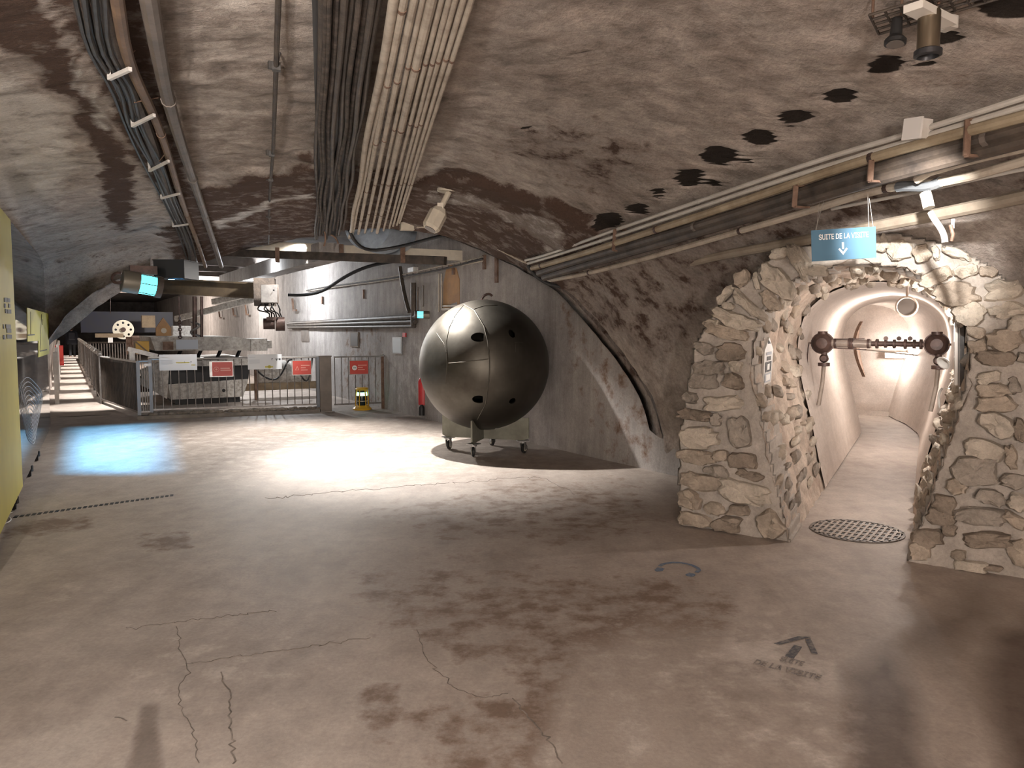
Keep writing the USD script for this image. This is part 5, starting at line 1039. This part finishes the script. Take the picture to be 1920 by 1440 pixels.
# extinguisher behind the ball
ex = on_floor(794, 784); t = thing('fire_extinguisher', 'red fire extinguisher on the wall half hidden by the ball', 'fire extinguisher'); obj('cylinder', lathe([(0, .24), (.085, .24), (.09, .26), (.09, .66), (.06, .72), (0, .73)], ex, (0, 0, 1), 24), REDP, t); obj('valve', disc(ex + [0, 0, .76], (0, 0, 1), .03, .07, 12), BLACK, t); obj('horn', lathe([(0, .06), (.05, .06), (.05, .2), (.02, .25), (0, .25)], ex + [-.02, -.09, 0], (0, 0, 1), 16), BLACK, t)
# ================================================================ walkway
pe = on_floor(136, 669.5)
def person(base, face):
    import manifold3d as m3
    c, s_ = math.cos(face), math.sin(face); R = np.array([[c, -s_, 0], [s_, c, 0], [0, 0, 1]])
    def hullof(pts):
        return m3.Manifold.batch_hull([m3.Manifold.sphere(r, 20).translate(list(p)) for *p, r in pts])
    J = {'head': (0, 0, 1.60, .10), 'neck': (0, 0, 1.44, .055), 'chest': (0, 0, 1.25, .13)}
    body = hullof([(0, -.01, 1.58, .095), (0, .02, 1.64, .09)]) + hullof([(0, 0, 1.5, .055), (0, 0, 1.36, .06)]) + hullof([(-.17, 0, 1.36, .06), (.17, 0, 1.36, .06), (-.12, 0, 1.0, .10), (.12, 0, 1.0, .10)])
    for k in (-1, 1):
        body += hullof([(k * .20, 0, 1.36, .055), (k * .25, .02, 1.08, .043)]) + hullof([(k * .25, .02, 1.08, .043), (k * .24, .10, .84, .032)]) + hullof([(k * .24, .10, .84, .034), (k * .235, .13, .74, .03)])
        f = .12 * k
        body += hullof([(k * .09, 0, .95, .095), (k * .095, f * .5, .52, .062)]) + hullof([(k * .095, f * .5, .52, .06), (k * .10, f, .10, .042)]) + hullof([(k * .10, f - .03, .045, .045), (k * .11, f + .16, .035, .035)])
    def out(m, sm=2):
        q = m.refine_to_length(.04).to_mesh(); tm = trimesh.Trimesh(q.vert_properties[:, :3], q.tri_verts); trimesh.smoothing.filter_taubin(tm, iterations=6); tm.vertices = tm.vertices @ R.T + base; return tm
    coat = hullof([(-.17, 0, 1.37, .085), (.17, 0, 1.37, .085), (-.15, 0, .80, .13), (.15, 0, .80, .13)])
    for k in (-1, 1): coat += hullof([(k * .21, 0, 1.36, .075), (k * .26, .02, 1.08, .062)]) + hullof([(k * .26, .02, 1.08, .062), (k * .245, .10, .86, .052)])
    tr = None
    for k in (-1, 1):
        f = .12 * k; a = hullof([(k * .09, 0, .92, .115), (k * .095, f * .5, .52, .085)]) + hullof([(k * .095, f * .5, .52, .085), (k * .10, f, .10, .066)]); tr = a if tr is None else tr + a
    hair = hullof([(0, -.02, 1.66, .108), (0, -.05, 1.56, .085)]); pack = hullof([(-.11, -.17, 1.32, .06), (.11, -.17, 1.32, .06), (-.11, -.19, 1.0, .07), (.11, -.19, 1.0, .07)])
    return [out(x) for x in (body, coat, tr, hair, pack)]
PT = thing('person', 'person in a dark coat with a backpack walking away along the walkway', 'person')
for nm, m, k in zip(('body', 'coat', 'trousers', 'hair', 'backpack'), person(pe, math.atan2(GA[1], GA[0]) - math.pi / 2), (SKIN, COAT, TROUS, HAIR, PACK)): obj(nm, m, k, PT, smooth=True)
eb = gal(float((at(108, 690, 24) - G0) @ GA), .10)
t = thing('red_cabinet', 'red extinguisher cabinet on the left wall of the walkway', 'cabinet'); obj('case', box(eb + [0, 0, .75], (.22, .26, .62), TH), REDP, t); obj('door', box(eb - GA * .14 + [0, 0, .75], (.19, .02, .56), TH), RED, t)
for i in range(5): c = gal(3.5 + i * 4.2, .06, .55); obj('wall_post', box(c, (.08, .10, 1.1), TH), WHITE, label=f'{nth[i]} white upright from the front on the left side of the walkway', cat='post', group='white uprights of the walkway')
# the far end
fwp = gal(19, 3.2); 
gdisc = at(231, 618, 24); t = thing('pulley_wheel', 'white pulley wheel with holes hanging at the far end', 'wheel')
wz = np.array([.5, -.86, 0])
pw = sg.Point(0, 0).buffer(.30, 32)
for q in np.linspace(0, 2 * math.pi, 9)[:-1]: pw = pw.difference(sg.Point(.21 * math.cos(q), .21 * math.sin(q)).buffer(.035, 8))
pw = pw.difference(sg.Point(0, 0).buffer(.05, 8)); PM = frame(gdisc, (.86, .5, 0), wz); PM[:3, 1] = (0, 0, 1); PM[:3, 2] = np.cross(PM[:3, 0], PM[:3, 1])
obj('disc', extrude(pw, .06, PM), plain('pulley_white', (.62, .58, .47), .6), t); obj('hub', disc(gdisc, wz, .07, .2, 16), IRON, t)
obj('navy_panel', box(at(240, 604, 28), (3.0, .12, .75), TH), NAVY, label='dark blue beam panel across the far end of the gallery', cat='panel')
obj('brown_cupboard', box(at(278, 603, 27), (.42, .3, .42), TH), WOOD, label='small brown wooden box hanging beside the dark blue panel', cat='box')
obj('timber_plank', box(at(205, 629, 23), (.75, .15, .12), TH), WOOD, label='pale plank left of the pulley wheel', cat='plank')
t = thing('back_railing', 'dark railing across the gallery below the pulley wheel', 'railing'); ra, rb_ = at(165, 655, 25), at(262, 655, 25)
obj('rail', bar(ra + [0, 0, .22], rb_ + [0, 0, .22], .05, .05), DARKPIPE, t); obj('rail', bar(ra - [0, 0, .4], rb_ - [0, 0, .4], .05, .05), DARKPIPE, t)
for k in np.linspace(0, 1, 20): p = lerp(ra, rb_, k); obj('baluster', box(p - [0, 0, .1], (.03, .03, .62), TH), GREYPIPE, t)
obj('small_notice', box(at(207, 637, 24.5), (.14, .02, .18), TH), PRINTW, label='small white notice on the dark railing below the pulley', cat='notice')
obj('rusty_machine', [box(at(250, 648, 22), (.35, .3, .5), TH), disc(at(258, 640, 22), (1, .5, 0), .16, .3, 14)], RUST, label='rusty machine block behind the winch', cat='machine'); obj('white_crate', box(at(340, 622, 19.5), (.42, .3, .3), TH), HULL, label='whitish block behind the thin hanging chain', cat='block')

# ================================================================ the display at the left
DN, DF = np.array([-3.97, 5.96, 0]), np.array([-6.94, 11.5, 0]); DD = (DF - DN) / np.linalg.norm(DF - DN); DNm = np.array([DD[1], -DD[0], 0]); DNm = DNm if DNm[0] > 0 else -DNm
def on_disp(px, py, off=0.): return on_plane(px, py, DN + DNm * off, DNm)
DS = DN - DD * 1.9; LEN = np.linalg.norm(DF - DS)
DM = np.eye(4); DM[:3, 0] = DD; DM[:3, 1] = (0, 0, 1); DM[:3, 2] = np.cross(DD, [0, 0, 1.]); DM[:3, 3] = DS
if DM[:3, 2] @ DNm < 0: DM[:3, 0] = -DD; DM[:3, 2] = np.cross(-DD, [0, 0, 1.]); DM[:3, 3] = DF
def dcoord(p): q = p - DM[:3, 3]; return float(q @ DM[:3, 0]), float(q[2])
def dpoly(pxs, z, h=.003): return flat(sg.Polygon([dcoord(on_disp(*p)) for p in pxs]), DM, z, h)
t = thing('exhibition_display', 'long glossy dark display panel with yellow graphics on wheels at the left', 'display')
ylim = dcoord(on_disp(32, 700))[0]; xe = [0, LEN]; lo_, hi_ = .11, 2.59
yspan = (ylim, dcoord(DS)[0]) if dcoord(DS)[0] > ylim else (dcoord(DS)[0], ylim); gspan = (dcoord(DF)[0], ylim) if dcoord(DF)[0] < ylim else (ylim, dcoord(DF)[0])
b = trimesh.creation.box((gspan[1] - gspan[0], hi_ - lo_, .05)); b.apply_translation(((gspan[0] + gspan[1]) / 2, (hi_ + lo_) / 2, -.025)); b.apply_transform(DM); obj('glass_board', b, GLASSY, t)
b = trimesh.creation.box((yspan[1] - yspan[0], hi_ - lo_, .06)); b.apply_translation(((yspan[0] + yspan[1]) / 2, (hi_ + lo_) / 2, -.025)); b.apply_transform(DM); obj('yellow_board', b, YBOARD, t)
c5 = lambda l: [(x / 5.333, 440 + y / 5.333) for x, y in l]
obj('yellow_map', dpoly(c5([(268, 730), (484, 790), (490, 1190), (380, 1228), (380, 1060), (272, 1070)]), .001), YBOARD, t, smooth=False)
for a, b in (((305, 770), (308, 1000)), ((280, 1005), (345, 1000)), ((415, 800), (400, 1160)), ((430, 850), (425, 900)), ((400, 1165), (470, 1150))):
    p, q = on_disp(*c5([a])[0], .006), on_disp(*c5([b])[0], .006); obj('map_line', bar(p, q, .012, .004, DNm), PRINTK, t)
for x, y, w in ((8, 562, 7), (13, 563, 6), (8, 573, 3), (16, 573, 3), (10, 583, 3), (14, 584, 7), (6, 612, 2), (11, 612, 9), (13, 620, 8), (6, 632, 4), (13, 631, 9)):
    p, q = on_disp(x, y, .008), on_disp(x + w, y + .4, .008); obj('print_mark', bar(p, q, .035, .003, DNm), PRINTK, t)
cn = np.random.default_rng(9)
for i in range(9):
    k = (i + 1) / 9.; pts = []
    for q in np.linspace(0, 2 * math.pi, 40):
        px = 58 + (18 * k) * math.cos(q) * (1 + .18 * math.sin(3 * q)) + 10 * k * math.sin(2 * q) * .3; py = 770 - 65 * k * math.sin(q) * (1 + .15 * math.cos(2 * q + 1)) + 12 * (1 - k)
        pts.append(on_disp(min(max(px, 36), 89), min(max(py, 700), 845), .004))
    obj('contour_line', tube(pts, .0025, 4, False), PRINTG, t)
for i, (px, py) in enumerate(((26, 964), (68, 858), (54, 880))):
    c = on_disp(px, py, -.03); k = np.array([c[0], c[1], .055]); w_ = obj('caster', [lathe([(0, -.022), (.05, -.022), (.055, 0), (.05, .022), (0, .022)], k, DNm, 18), box(k + [0, 0, .05], (.07, .06, .03), .5), bar(k + DNm * .03, k + DNm * .03 + [0, 0, .06], .03, .01)], BLACK, t)
pipe('display_cable', 'thin pale cable lying on the floor by the display wheel', 'cable', smooth_path([on_floor(*p) + [0, 0, .008] for p in ((8, 972), (14, 982), (20, 975), (12, 966), (25, 962))], 20), .007, WHITEPIPE)

# barn doors: plates whose opening frames the light of two lamps
def barn(name, label, L, quad, k, rim, m=BLACK, door=None):
    L = np.array(L); q = np.array([L + (np.array(c) - L) * k for c in quad]); z = q[:, 2].mean()
    inner = sg.Polygon(q[:, :2]); plate_ = sg.box(*inner.buffer(rim * .4).bounds).difference(inner)
    t = thing(name, label, 'lamp'); mm = extrude(plate_, .006); mm.apply_translation((0, 0, z)); obj('barn_door', mm, m, t)
    x0, y0, x1, y1 = plate_.bounds
    obj('shade', [box(((x0 + x1) / 2, y0, z + .12), (x1 - x0, .006, .24)), box(((x0 + x1) / 2, y1, z + .12), (x1 - x0, .006, .24)), box((x0, (y0 + y1) / 2, z + .12), (.006, y1 - y0, .24)), box((x1, (y0 + y1) / 2, z + .12), (.006, y1 - y0, .24))], m, t)
    if door:
        p, q_ = [L + (np.array(c) - L) * .03 for c in door]; far_ = np.array([.12, 0, 0])
        dm = extrude(sg.Polygon([tuple((p + (p - q_) * .5)[:2]), tuple((q_ + (q_ - p) * .5)[:2]), tuple((q_ + (q_ - p) * .5 + far_)[:2]), tuple((p + (p - q_) * .5 + far_)[:2])]), .002); dm.apply_translation((0, 0, L[2] * .97)); obj('side_door', dm, m, t)
    obj('lid', box(((x0 + x1) / 2, (y0 + y1) / 2, z + .24), (x1 - x0 + .02, y1 - y0 + .02, .01)), m, t)
barn('projector', 'small black framed projector under the left vault that throws the blue light', (-4.55, 10.5, 2.42), [on_floor(137, 802), on_floor(560, 778), on_floor(560, 891), on_floor(130, 886)], .065, .12, door=(on_floor(292, 786), on_floor(286, 900)))
barn('added_spot_frame', 'added unseen black frame behind the camera shaping the light on the floor', (2.3, -1.2, 2.7), [(.52, 4.55, 0), (-.06, 2.3, 0), (1.2, 1.6, 0), (3.4, 1.6, 0), (3.4, 4.7, 0)], .07, .14)  # unseen frame added to cut the edge of the lit floor patch
